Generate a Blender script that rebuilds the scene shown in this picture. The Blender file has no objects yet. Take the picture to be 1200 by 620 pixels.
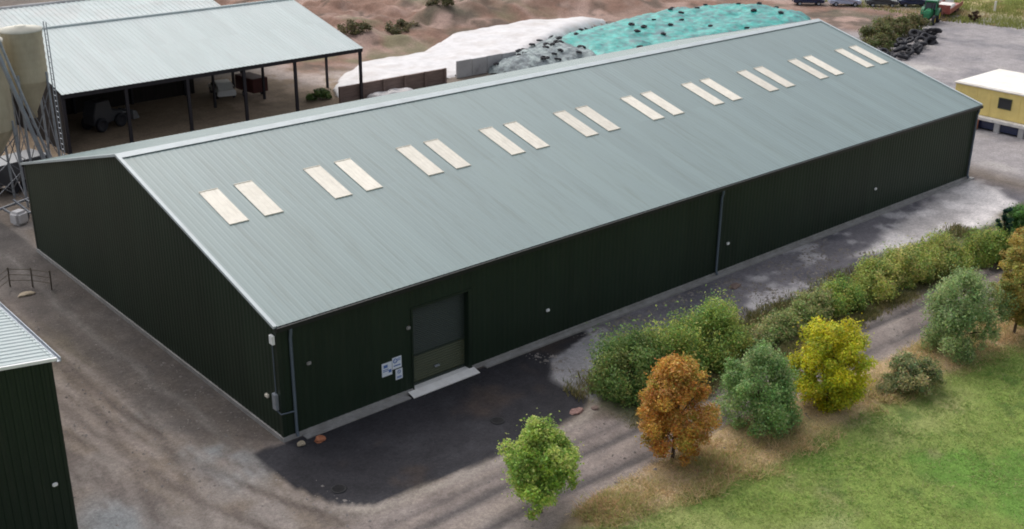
import bpy, bmesh, math, random
import numpy as np
from mathutils import Vector, Matrix

random.seed(7)
RNG = np.random.default_rng(11)
scene = bpy.context.scene
COL = scene.collection
R = math.radians

# ------------------------------------------------------------------ helpers
def tag(o, label=None, cat=None, group=None, kind=None):
    if label: o['label'] = label
    if cat: o['category'] = cat
    if group: o['group'] = group
    if kind: o['kind'] = kind
    return o

def empty(name, loc, rz=0.0):
    o = bpy.data.objects.new(name, None)
    COL.objects.link(o)
    o.location = loc
    o.rotation_euler = (0, 0, rz)
    o.empty_display_size = 0.3
    return o

def children(o):
    return [c for c in bpy.data.objects if c.parent == o]

def copy_tree(o, parent=None):
    c = o.copy()
    COL.objects.link(c)
    c.parent = parent
    for ch in children(o):
        if ch is not c:
            copy_tree(ch, c)
    return c

class MB:
    """collects shapes and links them as ONE mesh object"""
    def __init__(self):
        self.v = []
        self.f = []
        self.sm = []
    def poly(self, pts, faces, smooth=False):
        b = len(self.v)
        self.v += [tuple(p) for p in pts]
        self.f += [tuple(b + i for i in f) for f in faces]
        self.sm += [smooth] * len(faces)
        return self
    def quad(self, a, b, c, d):
        return self.poly([a, b, c, d], [(0, 1, 2, 3)])
    def box(self, x0, x1, y0, y1, z0, z1):
        p = [(x0, y0, z0), (x1, y0, z0), (x1, y1, z0), (x0, y1, z0),
             (x0, y0, z1), (x1, y0, z1), (x1, y1, z1), (x0, y1, z1)]
        return self.poly(p, [(0, 3, 2, 1), (4, 5, 6, 7), (0, 1, 5, 4), (1, 2, 6, 5), (2, 3, 7, 6), (3, 0, 4, 7)])
    def bar(self, a, b, w, h=None):
        h = h or w
        a = Vector(a); b = Vector(b)
        d = (b - a).normalized()
        up = Vector((0, 0, 1)) if abs(d.z) < 0.95 else Vector((0, 1, 0))
        s = d.cross(up).normalized()
        u = s.cross(d)
        p = []
        for q in (a, b):
            for (i, j) in ((-1, -1), (1, -1), (1, 1), (-1, 1)):
                p.append(q + s * (i * w / 2) + u * (j * h / 2))
        return self.poly(p, [(0, 1, 2, 3), (7, 6, 5, 4), (0, 4, 5, 1), (1, 5, 6, 2), (2, 6, 7, 3), (3, 7, 4, 0)])
    def tube(self, pts, radii, n=10, caps=True):
        pts = [Vector(p) for p in pts]
        if not hasattr(radii, '__len__'):
            radii = [radii] * len(pts)
        rings = []
        for i, p in enumerate(pts):
            d = (pts[min(i + 1, len(pts) - 1)] - pts[max(i - 1, 0)]).normalized()
            up = Vector((0, 0, 1)) if abs(d.z) < 0.9 else Vector((1, 0, 0))
            s = d.cross(up).normalized()
            u = s.cross(d)
            rings.append([p + (s * math.cos(2 * math.pi * k / n) + u * math.sin(2 * math.pi * k / n)) * radii[i] for k in range(n)])
        P = [q for r in rings for q in r]
        F = []
        for i in range(len(rings) - 1):
            for k in range(n):
                F.append((i * n + k, i * n + (k + 1) % n, (i + 1) * n + (k + 1) % n, (i + 1) * n + k))
        self.poly(P, F, True)
        if caps:
            self.poly(rings[0], [tuple(range(n))[::-1]])
            self.poly(rings[-1], [tuple(range(n))])
        return self
    def lathe(self, prof, n=24, axis='z', c=(0, 0, 0), closed=False):
        P = []
        F = []
        m = len(prof)
        for k in range(n):
            a = 2 * math.pi * k / n
            for (r, h) in prof:
                if axis == 'z': q = (r * math.cos(a), r * math.sin(a), h)
                elif axis == 'y': q = (r * math.cos(a), h, r * math.sin(a))
                else: q = (h, r * math.cos(a), r * math.sin(a))
                P.append((q[0] + c[0], q[1] + c[1], q[2] + c[2]))
        for k in range(n):
            k2 = (k + 1) % n
            for i in range(m if closed else m - 1):
                i2 = (i + 1) % m
                F.append((k * m + i, k2 * m + i, k2 * m + i2, k * m + i2))
        return self.poly(P, F, True)
    def prism(self, outline, y0, y1):
        """outline in (x,z) extruded along y"""
        n = len(outline)
        P = [(x, y0, z) for x, z in outline] + [(x, y1, z) for x, z in outline]
        F = [tuple(range(n)), tuple(range(2 * n - 1, n - 1, -1))]
        F += [(i, n + i, n + (i + 1) % n, (i + 1) % n) for i in range(n)]
        return self.poly(P, F)
    def build(self, name, mat, parent=None, bevel=0.0, fix=True):
        me = bpy.data.meshes.new(name)
        me.from_pydata(self.v, [], self.f)
        me.polygons.foreach_set('use_smooth', self.sm)
        me.materials.append(mat)
        me.update()
        if fix:
            bm = bmesh.new(); bm.from_mesh(me)
            bmesh.ops.recalc_face_normals(bm, faces=bm.faces)
            if bevel > 0:
                bmesh.ops.remove_doubles(bm, verts=bm.verts, dist=1e-5)
                bmesh.ops.bevel(bm, geom=[e for e in bm.edges if len(e.link_faces) == 2 and e.calc_face_angle(0) > 0.5],
                                offset=bevel, segments=2, affect='EDGES', clamp_overlap=True)
            bm.to_mesh(me); bm.free()
        o = bpy.data.objects.new(name, me)
        COL.objects.link(o)
        o.parent = parent
        return o

# numpy value noise --------------------------------------------------------
def _hash(ix, iy, seed):
    h = (ix.astype(np.int64) * 374761393 + iy.astype(np.int64) * 668265263 + seed * 974711) & 0x7fffffff
    h = ((h ^ (h >> 13)) * 1274126177) & 0x7fffffff
    h = (h ^ (h >> 16)) & 0xffff
    return h / 65535.0
def vnoise(x, y, seed=0):
    ix = np.floor(x); iy = np.floor(y)
    fx = x - ix; fy = y - iy
    fx = fx * fx * (3 - 2 * fx); fy = fy * fy * (3 - 2 * fy)
    a = _hash(ix, iy, seed); b = _hash(ix + 1, iy, seed); c = _hash(ix, iy + 1, seed); d = _hash(ix + 1, iy + 1, seed)
    return (a * (1 - fx) + b * fx) * (1 - fy) + (c * (1 - fx) + d * fx) * fy
def fbm(x, y, s=1.0, seed=0, oct=4):
    t = 0; amp = 0.5; tot = 0
    for o in range(oct):
        t = t + amp * vnoise(x / s + 17.3 * o, y / s - 9.1 * o, seed + o); tot += amp
        s *= 0.5; amp *= 0.55
    return t / tot - 0.5
def sstep(a, b, x):
    t = np.clip((x - a) / (b - a), 0, 1)
    return t * t * (3 - 2 * t)
def sdpoly(x, y, poly):
    """signed distance, positive inside"""
    d = np.full(x.shape, 1e9); ins = np.zeros(x.shape, bool)
    n = len(poly)
    for i in range(n):
        ax, ay = poly[i]; bx, by = poly[(i + 1) % n]
        ex, ey = bx - ax, by - ay
        t = np.clip(((x - ax) * ex + (y - ay) * ey) / (ex * ex + ey * ey), 0, 1)
        d = np.minimum(d, np.hypot(x - ax - t * ex, y - ay - t * ey))
        if ay != by:
            c = ((ay > y) != (by > y)) & (x < (bx - ax) * (y - ay) / (by - ay) + ax)
            ins ^= c
    return np.where(ins, d, -d)

# ------------------------------------------------------------------ materials
def newmat(name):
    m = bpy.data.materials.new(name)
    m.use_nodes = True
    nt = m.node_tree
    return m, nt, nt.nodes['Principled BSDF']

def N(nt, t, **kw):
    n = nt.nodes.new(t)
    for k, v in kw.items(): setattr(n, k, v)
    return n

def surf(name, col, rough=0.6, var=0.15, scale=3.0, spec=0.4, metal=0.0, bump=0.0, bscale=40.0, stretch=None, dirt=None, dirtamt=0.0, dirtscale=0.6, dhi=0.72, strip=None, stripvar=0.06, objvar=0.0, streak=None):
    """base colour with procedural wear and weathering noise"""
    m, nt, b = newmat(name)
    L = nt.links
    tc = N(nt, 'ShaderNodeTexCoord')
    src = tc.outputs['Object']
    if stretch:
        mp = N(nt, 'ShaderNodeMapping'); mp.inputs['Scale'].default_value = stretch
        L.new(src, mp.inputs['Vector']); src = mp.outputs['Vector']
    nz = N(nt, 'ShaderNodeTexNoise'); nz.inputs['Scale'].default_value = scale; nz.inputs['Detail'].default_value = 6; nz.inputs['Roughness'].default_value = 0.65
    L.new(src, nz.inputs['Vector'])
    rp = N(nt, 'ShaderNodeMapRange'); rp.inputs['From Min'].default_value = 0.3; rp.inputs['From Max'].default_value = 0.7
    rp.inputs['To Min'].default_value = 1 - var; rp.inputs['To Max'].default_value = 1 + var
    L.new(nz.outputs['Fac'], rp.inputs['Value'])
    mx = N(nt, 'ShaderNodeMix', data_type='RGBA', blend_type='MULTIPLY'); mx.inputs['Factor'].default_value = 1
    mx.inputs['A'].default_value = (*col, 1)
    L.new(rp.outputs['Result'], mx.inputs['B'])
    out = mx.outputs['Result']
    if dirt:
        n2 = N(nt, 'ShaderNodeTexNoise'); n2.inputs['Scale'].default_value = dirtscale; n2.inputs['Detail'].default_value = 8; n2.inputs['Roughness'].default_value = 0.7
        L.new(src, n2.inputs['Vector'])
        r2 = N(nt, 'ShaderNodeMapRange'); r2.inputs['From Min'].default_value = 0.46; r2.inputs['From Max'].default_value = dhi
        r2.inputs['To Max'].default_value = dirtamt
        L.new(n2.outputs['Fac'], r2.inputs['Value'])
        m2 = N(nt, 'ShaderNodeMix', data_type='RGBA'); m2.inputs['B'].default_value = (*dirt, 1)
        L.new(r2.outputs['Result'], m2.inputs['Factor']); L.new(out, m2.inputs['A']); out = m2.outputs['Result']
    if strip:      # each sheet of the run has aged a little differently
        sp = N(nt, 'ShaderNodeSeparateXYZ'); L.new(tc.outputs['Object'], sp.inputs[0])
        vals = []
        for ax, w_ in strip:
            dv = N(nt, 'ShaderNodeMath', operation='DIVIDE'); dv.inputs[1].default_value = w_; L.new(sp.outputs[ax], dv.inputs[0])
            fl_ = N(nt, 'ShaderNodeMath', operation='FLOOR'); L.new(dv.outputs[0], fl_.inputs[0]); vals.append(fl_.outputs[0])
        cb = N(nt, 'ShaderNodeCombineXYZ')
        for i_, v_ in enumerate(vals): L.new(v_, cb.inputs[i_])
        wn = N(nt, 'ShaderNodeTexWhiteNoise', noise_dimensions='3D'); L.new(cb.outputs[0], wn.inputs['Vector'])
        r5 = N(nt, 'ShaderNodeMapRange'); r5.inputs['To Min'].default_value = 1 - stripvar; r5.inputs['To Max'].default_value = 1 + stripvar
        L.new(wn.outputs['Value'], r5.inputs['Value'])
        m5 = N(nt, 'ShaderNodeMix', data_type='RGBA', blend_type='MULTIPLY'); m5.inputs['Factor'].default_value = 1
        L.new(out, m5.inputs['A']); L.new(r5.outputs['Result'], m5.inputs['B']); out = m5.outputs['Result']
    if streak:     # rain streaks and lichen running along the sheet
        mp2 = N(nt, 'ShaderNodeMapping'); mp2.inputs['Scale'].default_value = streak[0]; L.new(tc.outputs['Object'], mp2.inputs['Vector'])
        n6 = N(nt, 'ShaderNodeTexNoise'); n6.inputs['Scale'].default_value = 1.0; n6.inputs['Detail'].default_value = 9; n6.inputs['Roughness'].default_value = 0.72
        L.new(mp2.outputs[0], n6.inputs['Vector'])
        r6 = N(nt, 'ShaderNodeMapRange'); r6.inputs['From Min'].default_value = 0.5; r6.inputs['From Max'].default_value = 0.68; r6.inputs['To Max'].default_value = streak[2]
        L.new(n6.outputs['Fac'], r6.inputs['Value'])
        m6 = N(nt, 'ShaderNodeMix', data_type='RGBA'); m6.inputs['B'].default_value = (*streak[1], 1)
        L.new(r6.outputs['Result'], m6.inputs['Factor']); L.new(out, m6.inputs['A']); out = m6.outputs['Result']
    if objvar:
        oi = N(nt, 'ShaderNodeObjectInfo')
        r7 = N(nt, 'ShaderNodeMapRange'); r7.inputs['To Min'].default_value = 1 - objvar; r7.inputs['To Max'].default_value = 1 + objvar * .4
        L.new(oi.outputs['Random'], r7.inputs['Value'])
        m7 = N(nt, 'ShaderNodeMix', data_type='RGBA', blend_type='MULTIPLY'); m7.inputs['Factor'].default_value = 1
        L.new(out, m7.inputs['A']); L.new(r7.outputs['Result'], m7.inputs['B']); out = m7.outputs['Result']
    L.new(out, b.inputs['Base Color'])
    b.inputs['Roughness'].default_value = rough
    b.inputs['Metallic'].default_value = metal
    b.inputs['Specular IOR Level'].default_value = spec
    if bump:
        n3 = N(nt, 'ShaderNodeTexNoise'); n3.inputs['Scale'].default_value = bscale; n3.inputs['Detail'].default_value = 5
        L.new(tc.outputs['Object'], n3.inputs['Vector'])
        bp = N(nt, 'ShaderNodeBump'); bp.inputs['Strength'].default_value = bump; bp.inputs['Distance'].default_value = 0.02
        L.new(n3.outputs['Fac'], bp.inputs['Height']); L.new(bp.outputs['Normal'], b.inputs['Normal'])
    return m

M = {}
M['wall_green'] = surf('dark_green_cladding', (0.0150, 0.0262, 0.0160), 0.5, 0.15, 0.35, 0.22, stretch=(1, 1, 0.35), dirt=(0.018, 0.032, 0.019), dirtamt=0.4, strip=((0, 1.0), (1, 1.0)), stripvar=0.10, streak=((2.5, 2.5, .3), (0.030, 0.038, 0.026), 0.35))
M['trim_green'] = surf('dark_green_trim', (0.010, 0.020, 0.012), 0.45, 0.1, 2, 0.4)
M['roof_grey'] = surf('grey_green_roof_sheet', (0.176, 0.236, 0.233), 0.38, 0.05, 0.5, 0.5, stretch=(1, 0.15, 0.15), dirt=(0.155, 0.205, 0.192), dirtamt=0.5, dirtscale=0.5, strip=((0, 1.0), (1, 7.6)), stripvar=0.05, streak=((3.0, .22, .22), (0.115, 0.148, 0.132), 0.5))
M['roof_trim'] = surf('pale_roof_flashing', (0.44, 0.49, 0.50), 0.4, 0.06, 2, 0.5, dirt=(0.2, 0.22, 0.21), dirtamt=0.3)
M['barn_roof'] = surf('galvanised_barn_sheet', (0.40, 0.46, 0.455), 0.55, 0.06, 0.6, 0.5, stretch=(1, 0.2, 0.2), dirt=(0.42, 0.45, 0.45), dirtamt=0.5, dirtscale=0.5, strip=((0, 1.0), (1, 5.9)), stripvar=0.05, streak=((3, .3, .3), (0.36, 0.38, 0.37), 0.45))
M['fibre_roof'] = surf('pale_fibre_cement_sheet', (0.52, 0.57, 0.56), 0.7, 0.1, 0.5, 0.3, dirt=(0.55, 0.45, 0.42), dirtamt=0.35, dirtscale=0.35)
M['skylight'] = surf('cream_rooflight_sheet', (0.76, 0.71, 0.61), 0.5, 0.06, 3, 0.35, dirt=(0.56, 0.51, 0.42), dirtamt=0.5, dirtscale=1.2, objvar=0.14, streak=((5, 1.0, 1.0), (0.5, 0.46, 0.38), 0.5))
M['concrete'] = surf('weathered_concrete', (0.30, 0.29, 0.28), 0.85, 0.18, 2.5, 0.25, bump=0.3, dirt=(0.16, 0.15, 0.14), dirtamt=0.6, dirtscale=0.8)
M['pale_concrete'] = surf('pale_new_concrete', (0.72, 0.69, 0.66), 0.85, 0.12, 2.5, 0.25, bump=0.2, dirt=(0.34, 0.31, 0.28), dirtamt=0.6, dirtscale=1.2)
M['threshold'] = surf('clean_pale_concrete', (0.82, 0.80, 0.77), 0.8, 0.06, 2.5, 0.3, dirt=(0.55, 0.51, 0.47), dirtamt=0.5, dirtscale=1.5)
M['shutter'] = surf('charcoal_shutter', (0.025, 0.036, 0.029), 0.5, 0.1, 1.5, 0.4)
M['olive'] = surf('olive_reflection_and_frame', (0.062, 0.072, 0.040), 0.5, 0.1, 1.5, 0.4)  # reflection tint low on the roller door, also cabin window frames
M['black'] = surf('matt_black', (0.012, 0.012, 0.014), 0.6, 0.1, 3, 0.3)
M['pipe'] = surf('blue_grey_pipe', (0.085, 0.11, 0.14), 0.4, 0.1, 3, 0.5)
M['gutter'] = surf('dark_gutter', (0.009, 0.011, 0.011), 0.5, 0.1, 3, 0.4)
M['white'] = surf('white_paint', (0.78, 0.78, 0.77), 0.5, 0.05, 4, 0.4)
M['sign_white'] = surf('white_sign_board', (0.70, 0.74, 0.82), 0.45, 0.04, 4, 0.4)
M['sign_blue'] = surf('blue_sign_print', (0.08, 0.16, 0.42), 0.5, 0.05, 4, 0.4)
M['sign_red'] = surf('red_sign_print', (0.45, 0.06, 0.05), 0.5, 0.05, 4, 0.4)
M['steel'] = surf('dull_grey_steel', (0.20, 0.21, 0.23), 0.45, 0.2, 3, 0.5, 0.3, dirt=(0.14, 0.09, 0.06), dirtamt=0.4)
M['dark_steel'] = surf('dark_painted_steel', (0.020, 0.018, 0.024), 0.55, 0.2, 3, 0.4)
M['galv'] = surf('galvanised_steel', (0.34, 0.37, 0.41), 0.4, 0.2, 2, 0.5, 0.5)
M['bin_tan'] = surf('khaki_bin_panel', (0.42, 0.37, 0.26), 0.6, 0.2, 0.8, 0.35, stretch=(1, 1, 0.3), dirt=(0.22, 0.18, 0.12), dirtamt=0.7, dirtscale=0.5)
M['bin_top'] = surf('cream_bin_lid', (0.55, 0.53, 0.45), 0.6, 0.1, 1.5, 0.35, dirt=(0.3, 0.27, 0.2), dirtamt=0.4)
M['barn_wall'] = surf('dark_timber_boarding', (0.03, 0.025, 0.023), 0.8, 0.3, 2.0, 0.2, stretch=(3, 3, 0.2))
M['sleeper'] = surf('brown_sleeper_timber', (0.20, 0.145, 0.125), 0.85, 0.3, 3, 0.2, stretch=(0.3, 3, 3), bump=0.3)
M['panel'] = surf('grey_concrete_panel', (0.46, 0.45, 0.45), 0.85, 0.2, 1.2, 0.25, dirt=(0.14, 0.13, 0.13), dirtamt=0.7)
M['white_sheet'] = surf('white_plastic_sheeting', (0.60, 0.58, 0.58), 0.55, 0.12, 1, 0.35, bump=1.0, bscale=2.0, dirt=(0.46, 0.41, 0.38), dirtamt=0.85, dirtscale=0.35)
M['teal_sheet'] = surf('teal_silage_sheet', (0.010, 0.31, 0.27), 0.45, 0.5, 1.4, 0.45, bump=1.0, bscale=2.5, dirt=(0.035, 0.12, 0.135), dirtamt=1.0, dirtscale=0.55, dhi=0.62)
M['grey_net'] = surf('grey_silage_net', (0.15, 0.175, 0.185), 0.7, 0.5, 2.0, 0.3, bump=0.8, bscale=4, dirt=(0.36, 0.42, 0.41), dirtamt=1.0, dirtscale=0.9, dhi=0.62)
M['rubber'] = surf('old_tyre_rubber', (0.022, 0.022, 0.028), 0.7, 0.3, 4, 0.35)
M['yellow'] = surf('yellow_cabin_panel', (0.80, 0.63, 0.23), 0.55, 0.08, 1.2, 0.4, dirt=(0.55, 0.42, 0.16), dirtamt=0.35, dirtscale=0.7)
M['cabin_roof'] = surf('white_cabin_roof', (0.82, 0.78, 0.72), 0.5, 0.06, 0.8, 0.4, dirt=(0.6, 0.48, 0.34), dirtamt=0.4)
M['glass'] = surf('dark_window_glass', (0.02, 0.024, 0.028), 0.08, 0.02, 2, 0.6)
M['tractor_green'] = surf('green_tractor_paint', (0.015, 0.17, 0.07), 0.35, 0.1, 2, 0.5, dirt=(0.10, 0.10, 0.05), dirtamt=0.4)
M['rim_yellow'] = surf('yellow_wheel_rim', (0.62, 0.45, 0.03), 0.45, 0.1, 3, 0.5)
M['red'] = surf('faded_red_paint', (0.33, 0.075, 0.06), 0.5, 0.15, 2, 0.4, dirt=(0.3, 0.2, 0.16), dirtamt=0.5)
M['dark_red'] = surf('dark_red_panel', (0.075, 0.022, 0.02), 0.6, 0.2, 2, 0.3)
M['car_blue'] = surf('dark_blue_car_paint', (0.02, 0.03, 0.075), 0.25, 0.05, 2, 0.5)
M['car_silver'] = surf('silver_blue_car_paint', (0.42, 0.46, 0.60), 0.3, 0.05, 2, 0.5, 0.3)
M['car_white'] = surf('white_car_paint', (0.70, 0.70, 0.70), 0.3, 0.05, 2, 0.5)
M['car_grey'] = surf('grey_car_paint', (0.06, 0.062, 0.07), 0.3, 0.05, 2, 0.5)
M['bark'] = surf('brown_bark', (0.085, 0.062, 0.045), 0.9, 0.3, 6, 0.2, stretch=(3, 3, 0.5), bump=0.5)
M['post_wood'] = surf('weathered_post_timber', (0.13, 0.11, 0.085), 0.85, 0.25, 3, 0.2, stretch=(3, 3, 0.3))
M['terracotta'] = surf('terracotta_clay', (0.36, 0.14, 0.075), 0.8, 0.25, 8, 0.2, bump=0.4)
M['sandstone'] = surf('tan_rubble', (0.36, 0.30, 0.22), 0.85, 0.3, 8, 0.2, bump=0.5)
M['stone_mix'] = surf('grey_brown_stones', (0.23, 0.205, 0.19), 0.9, 0.4, 1.3, 0.2)
M['brick_rubble'] = surf('brick_rubble', (0.26, 0.16, 0.14), 0.85, 0.35, 9, 0.2, bump=0.5)
M['iron'] = surf('black_iron', (0.010, 0.010, 0.012), 0.6, 0.2, 8, 0.3)

def leafmat(name, trans=0.42):
    m, nt, b = newmat(name)
    L = nt.links
    at = N(nt, 'ShaderNodeAttribute', attribute_name='tint')
    L.new(at.outputs['Color'], b.inputs['Base Color'])
    b.inputs['Roughness'].default_value = 0.55
    b.inputs['Specular IOR Level'].default_value = 0.25
    tr = N(nt, 'ShaderNodeBsdfTranslucent')
    L.new(at.outputs['Color'], tr.inputs['Color'])
    ms = N(nt, 'ShaderNodeMixShader'); ms.inputs[0].default_value = trans
    L.new(b.outputs[0], ms.inputs[1]); L.new(tr.outputs[0], ms.inputs[2])
    L.new(ms.outputs[0], nt.nodes['Material Output'].inputs['Surface'])
    return m
M['leaf'] = leafmat('leaf')
M['grassblade'] = leafmat('grass_blade', 0.5)

def groundmat():
    m, nt, b = newmat('ground_surface')
    L = nt.links
    at = N(nt, 'ShaderNodeAttribute', attribute_name='tint')
    gr = N(nt, 'ShaderNodeAttribute', attribute_name='rough_mask')   # amount of loose stones / tufts
    tc = N(nt, 'ShaderNodeTexCoord')
    def noise(sc, det=8, ro=0.7):
        n = N(nt, 'ShaderNodeTexNoise'); n.inputs['Scale'].default_value = sc; n.inputs['Detail'].default_value = det; n.inputs['Roughness'].default_value = ro
        L.new(tc.outputs['Object'], n.inputs['Vector']); return n
    n1 = noise(0.9); n2 = noise(5.0); n3 = noise(0.25, 5)
    def mr(src, a, bb, c, d):
        r = N(nt, 'ShaderNodeMapRange'); r.inputs['From Min'].default_value = a; r.inputs['From Max'].default_value = bb
        r.inputs['To Min'].default_value = c; r.inputs['To Max'].default_value = d
        L.new(src, r.inputs['Value']); return r.outputs['Result']
    n5 = noise(18.0, 4, 0.8)
    f5 = mr(n5.outputs['Fac'], 0.3, 0.7, 0.72, 1.32)
    f1 = mr(n1.outputs['Fac'], 0.3, 0.7, 0.80, 1.20)
    f2 = mr(n2.outputs['Fac'], 0.3, 0.7, 0.76, 1.26)
    f3 = mr(n3.outputs['Fac'], 0.3, 0.7, 0.88, 1.12)
    mul = N(nt, 'ShaderNodeMath', operation='MULTIPLY'); L.new(f1, mul.inputs[0]); L.new(f2, mul.inputs[1])
    mul2 = N(nt, 'ShaderNodeMath', operation='MULTIPLY'); L.new(mul.outputs[0], mul2.inputs[0])
    mulf = N(nt, 'ShaderNodeMath', operation='MULTIPLY'); L.new(f3, mulf.inputs[0]); L.new(f5, mulf.inputs[1]); L.new(mulf.outputs[0], mul2.inputs[1])
    mx = N(nt, 'ShaderNodeMix', data_type='RGBA', blend_type='MULTIPLY'); mx.inputs['Factor'].default_value = 1
    L.new(at.outputs['Color'], mx.inputs['A']); L.new(mul2.outputs[0], mx.inputs['B'])
    # pale stones
    vo = N(nt, 'ShaderNodeTexVoronoi'); vo.inputs['Scale'].default_value = 4.6; L.new(tc.outputs['Object'], vo.inputs['Vector'])
    st = mr(vo.outputs['Distance'], 0.09, 0.16, 1.0, 0.0)
    sc = N(nt, 'ShaderNodeSeparateColor'); L.new(vo.outputs['Color'], sc.inputs['Color'])
    pick = mr(sc.outputs[0], 0.62, 0.95, 0.0, 0.9)
    m3 = N(nt, 'ShaderNodeMath', operation='MULTIPLY'); L.new(st, m3.inputs[0]); L.new(pick, m3.inputs[1])
    m4 = N(nt, 'ShaderNodeMath', operation='MULTIPLY'); L.new(m3.outputs[0], m4.inputs[0]); L.new(gr.outputs['Fac'], m4.inputs[1])
    mx2 = N(nt, 'ShaderNodeMix', data_type='RGBA'); mx2.inputs['B'].default_value = (0.30, 0.275, 0.26, 1)
    L.new(m4.outputs[0], mx2.inputs['Factor']); L.new(mx.outputs['Result'], mx2.inputs['A'])
    L.new(mx2.outputs['Result'], b.inputs['Base Color'])
    b.inputs['Roughness'].default_value = 0.92; b.inputs['Specular IOR Level'].default_value = 0.2
    n4 = noise(9.0, 6, 0.7)
    bp = N(nt, 'ShaderNodeBump'); bp.inputs['Strength'].default_value = 0.6; bp.inputs['Distance'].default_value = 0.06
    L.new(n4.outputs['Fac'], bp.inputs['Height']); L.new(bp.outputs['Normal'], b.inputs['Normal'])
    return m
M['ground'] = groundmat()

# ------------------------------------------------------------------ ground: one continuous sheet split into its zones
TARMAC = [(-1.75, -0.1), (-1.7, -3.6), (-0.8, -5.8), (0.3, -6.7), (3.5, -7.0), (7.5, -7.1), (11.6, -6.95), (13.3, -6.0), (13.5, -3.6), (14.5, -2.1), (18.5, -0.9), (18.5, -0.1)]
PADLIGHT = [(13.4, -6.3), (13.4, -3.4), (14.8, -1.8), (18.2, -1.1), (18.0, -2.0), (16.4, -3.4), (15.8, -6.0)]
SLAB = [(38.5, -3.7), (44, -2.6), (51.7, -0.9), (57, -0.45), (60.2, -0.2), (59.8, -2.6), (57.2, -5.3), (52, -6.2), (43.2, -5.3)]
def pl(x, pts):
    return np.interp(x, [p[0] for p in pts], [p[1] for p in pts])
def field_edge(x): return pl(x, [(-30, -13.6), (5.6, -13.7), (9.5, -14.6), (15, -15.5), (22, -15.4), (28, -15.8), (36, -16.8), (60, -19), (90, -22)])
def track_lo(x): return pl(x, [(-30, -13.2), (4.0, -13.2), (7, -12.5), (9, -12.3), (16.3, -12.2), (27.5, -13.0), (33, -13.4), (50, -13.6), (90, -15)])
def track_hi(x): return pl(x, [(-30, -7.2), (11.8, -7.4), (13.5, -8.6), (16, -9.0), (30, -9.3), (50, -10.2), (90, -11)])

def ruts(x, y):
    c = pl(x, [(-30, -14), (-6, -12.0), (0, -10.3), (5, -10.2), (9, -10.4), (16, -10.6), (30, -11.2), (50, -11.9), (90, -13)]) + 0.3 * fbm(x, x * 0 + 3.3, 7, 9, 3)
    k = 0.95 + 1.2 * fbm(x, y, 3, 15, 3)
    return np.clip(k, 0.6, 1.3) * (np.exp(-((y - c - 0.95) / 0.26) ** 2) + np.exp(-((y - c + 0.85) / 0.26) ** 2) + 0.5 * np.exp(-((y - c - 1.9) / 0.2) ** 2))
def curve(p, n=6):
    out = []
    q = [p[0]] + p + [p[-1]]
    for i in range(1, len(q) - 2):
        for k in range(n):
            t = k / n
            out.append(tuple(0.5 * (2 * q[i][j] + (q[i + 1][j] - q[i - 1][j]) * t + (2 * q[i - 1][j] - 5 * q[i][j] + 4 * q[i + 1][j] - q[i + 2][j]) * t * t + (3 * q[i][j] - q[i - 1][j] - 3 * q[i + 1][j] + q[i + 2][j]) * t ** 3) for j in (0, 1)))
    return out + [p[-1]]
YARD_TRACKS = [(curve([(-5.2, 34), (-5.6, 20), (-5.4, 9), (-4.6, 1), (-2.6, -6), (2.5, -9.2), (9, -10)]), .95, .2, .85),
               (curve([(-3.4, 30), (-3.9, 18), (-4.4, 8), (-6.2, -2), (-9, -9)]), .9, .18, .7),
               (curve([(-7.5, 22), (-7.0, 12), (-5.2, 2), (-3.4, -4), (-1.5, -9), (1, -14)]), .95, .2, .6)]
def ground_z(x, y):
    z = 0.05 * fbm(x, y, 6, 3, 4)
    far = sstep(62, 74, y) * sstep(40, 55, x) * (1 - sstep(112, 126, x))
    z = z + far * (1.2 + 4.2 * fbm(x, y, 12, 21, 4) + 2.6 * fbm(x, y, 3.5, 22, 4))
    fe = field_edge(x)
    fld = sstep(0.3, -1.2, y - fe)
    verge = sstep(0.2, -0.4, y - track_lo(x)) * (1 - fld) * sstep(3, 6, x)
    z = z + verge * (0.22 + 0.35 * fbm(x, y, 2.0, 5, 4)) + fld * (0.05 + 0.3 * fbm(x, y, 9, 6, 4)) - fld * 0.02 * np.clip(-(y - fe), 0, 12)
    # wheel ruts
    c = 0.5 * (track_lo(x) + track_hi(x))
    w = 0.35 * fbm(x, y * 0, 9, 9, 3)
    ru = ruts(x, y)
    z = z - 0.05 * ru * sstep(0, 4, x)
    near = sstep(2.5, 0.8, np.maximum(np.maximum(-x, x - 60), np.maximum(-y, y - 30.2)))
    z = z * (1 - near)
    return z - 0.02

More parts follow.
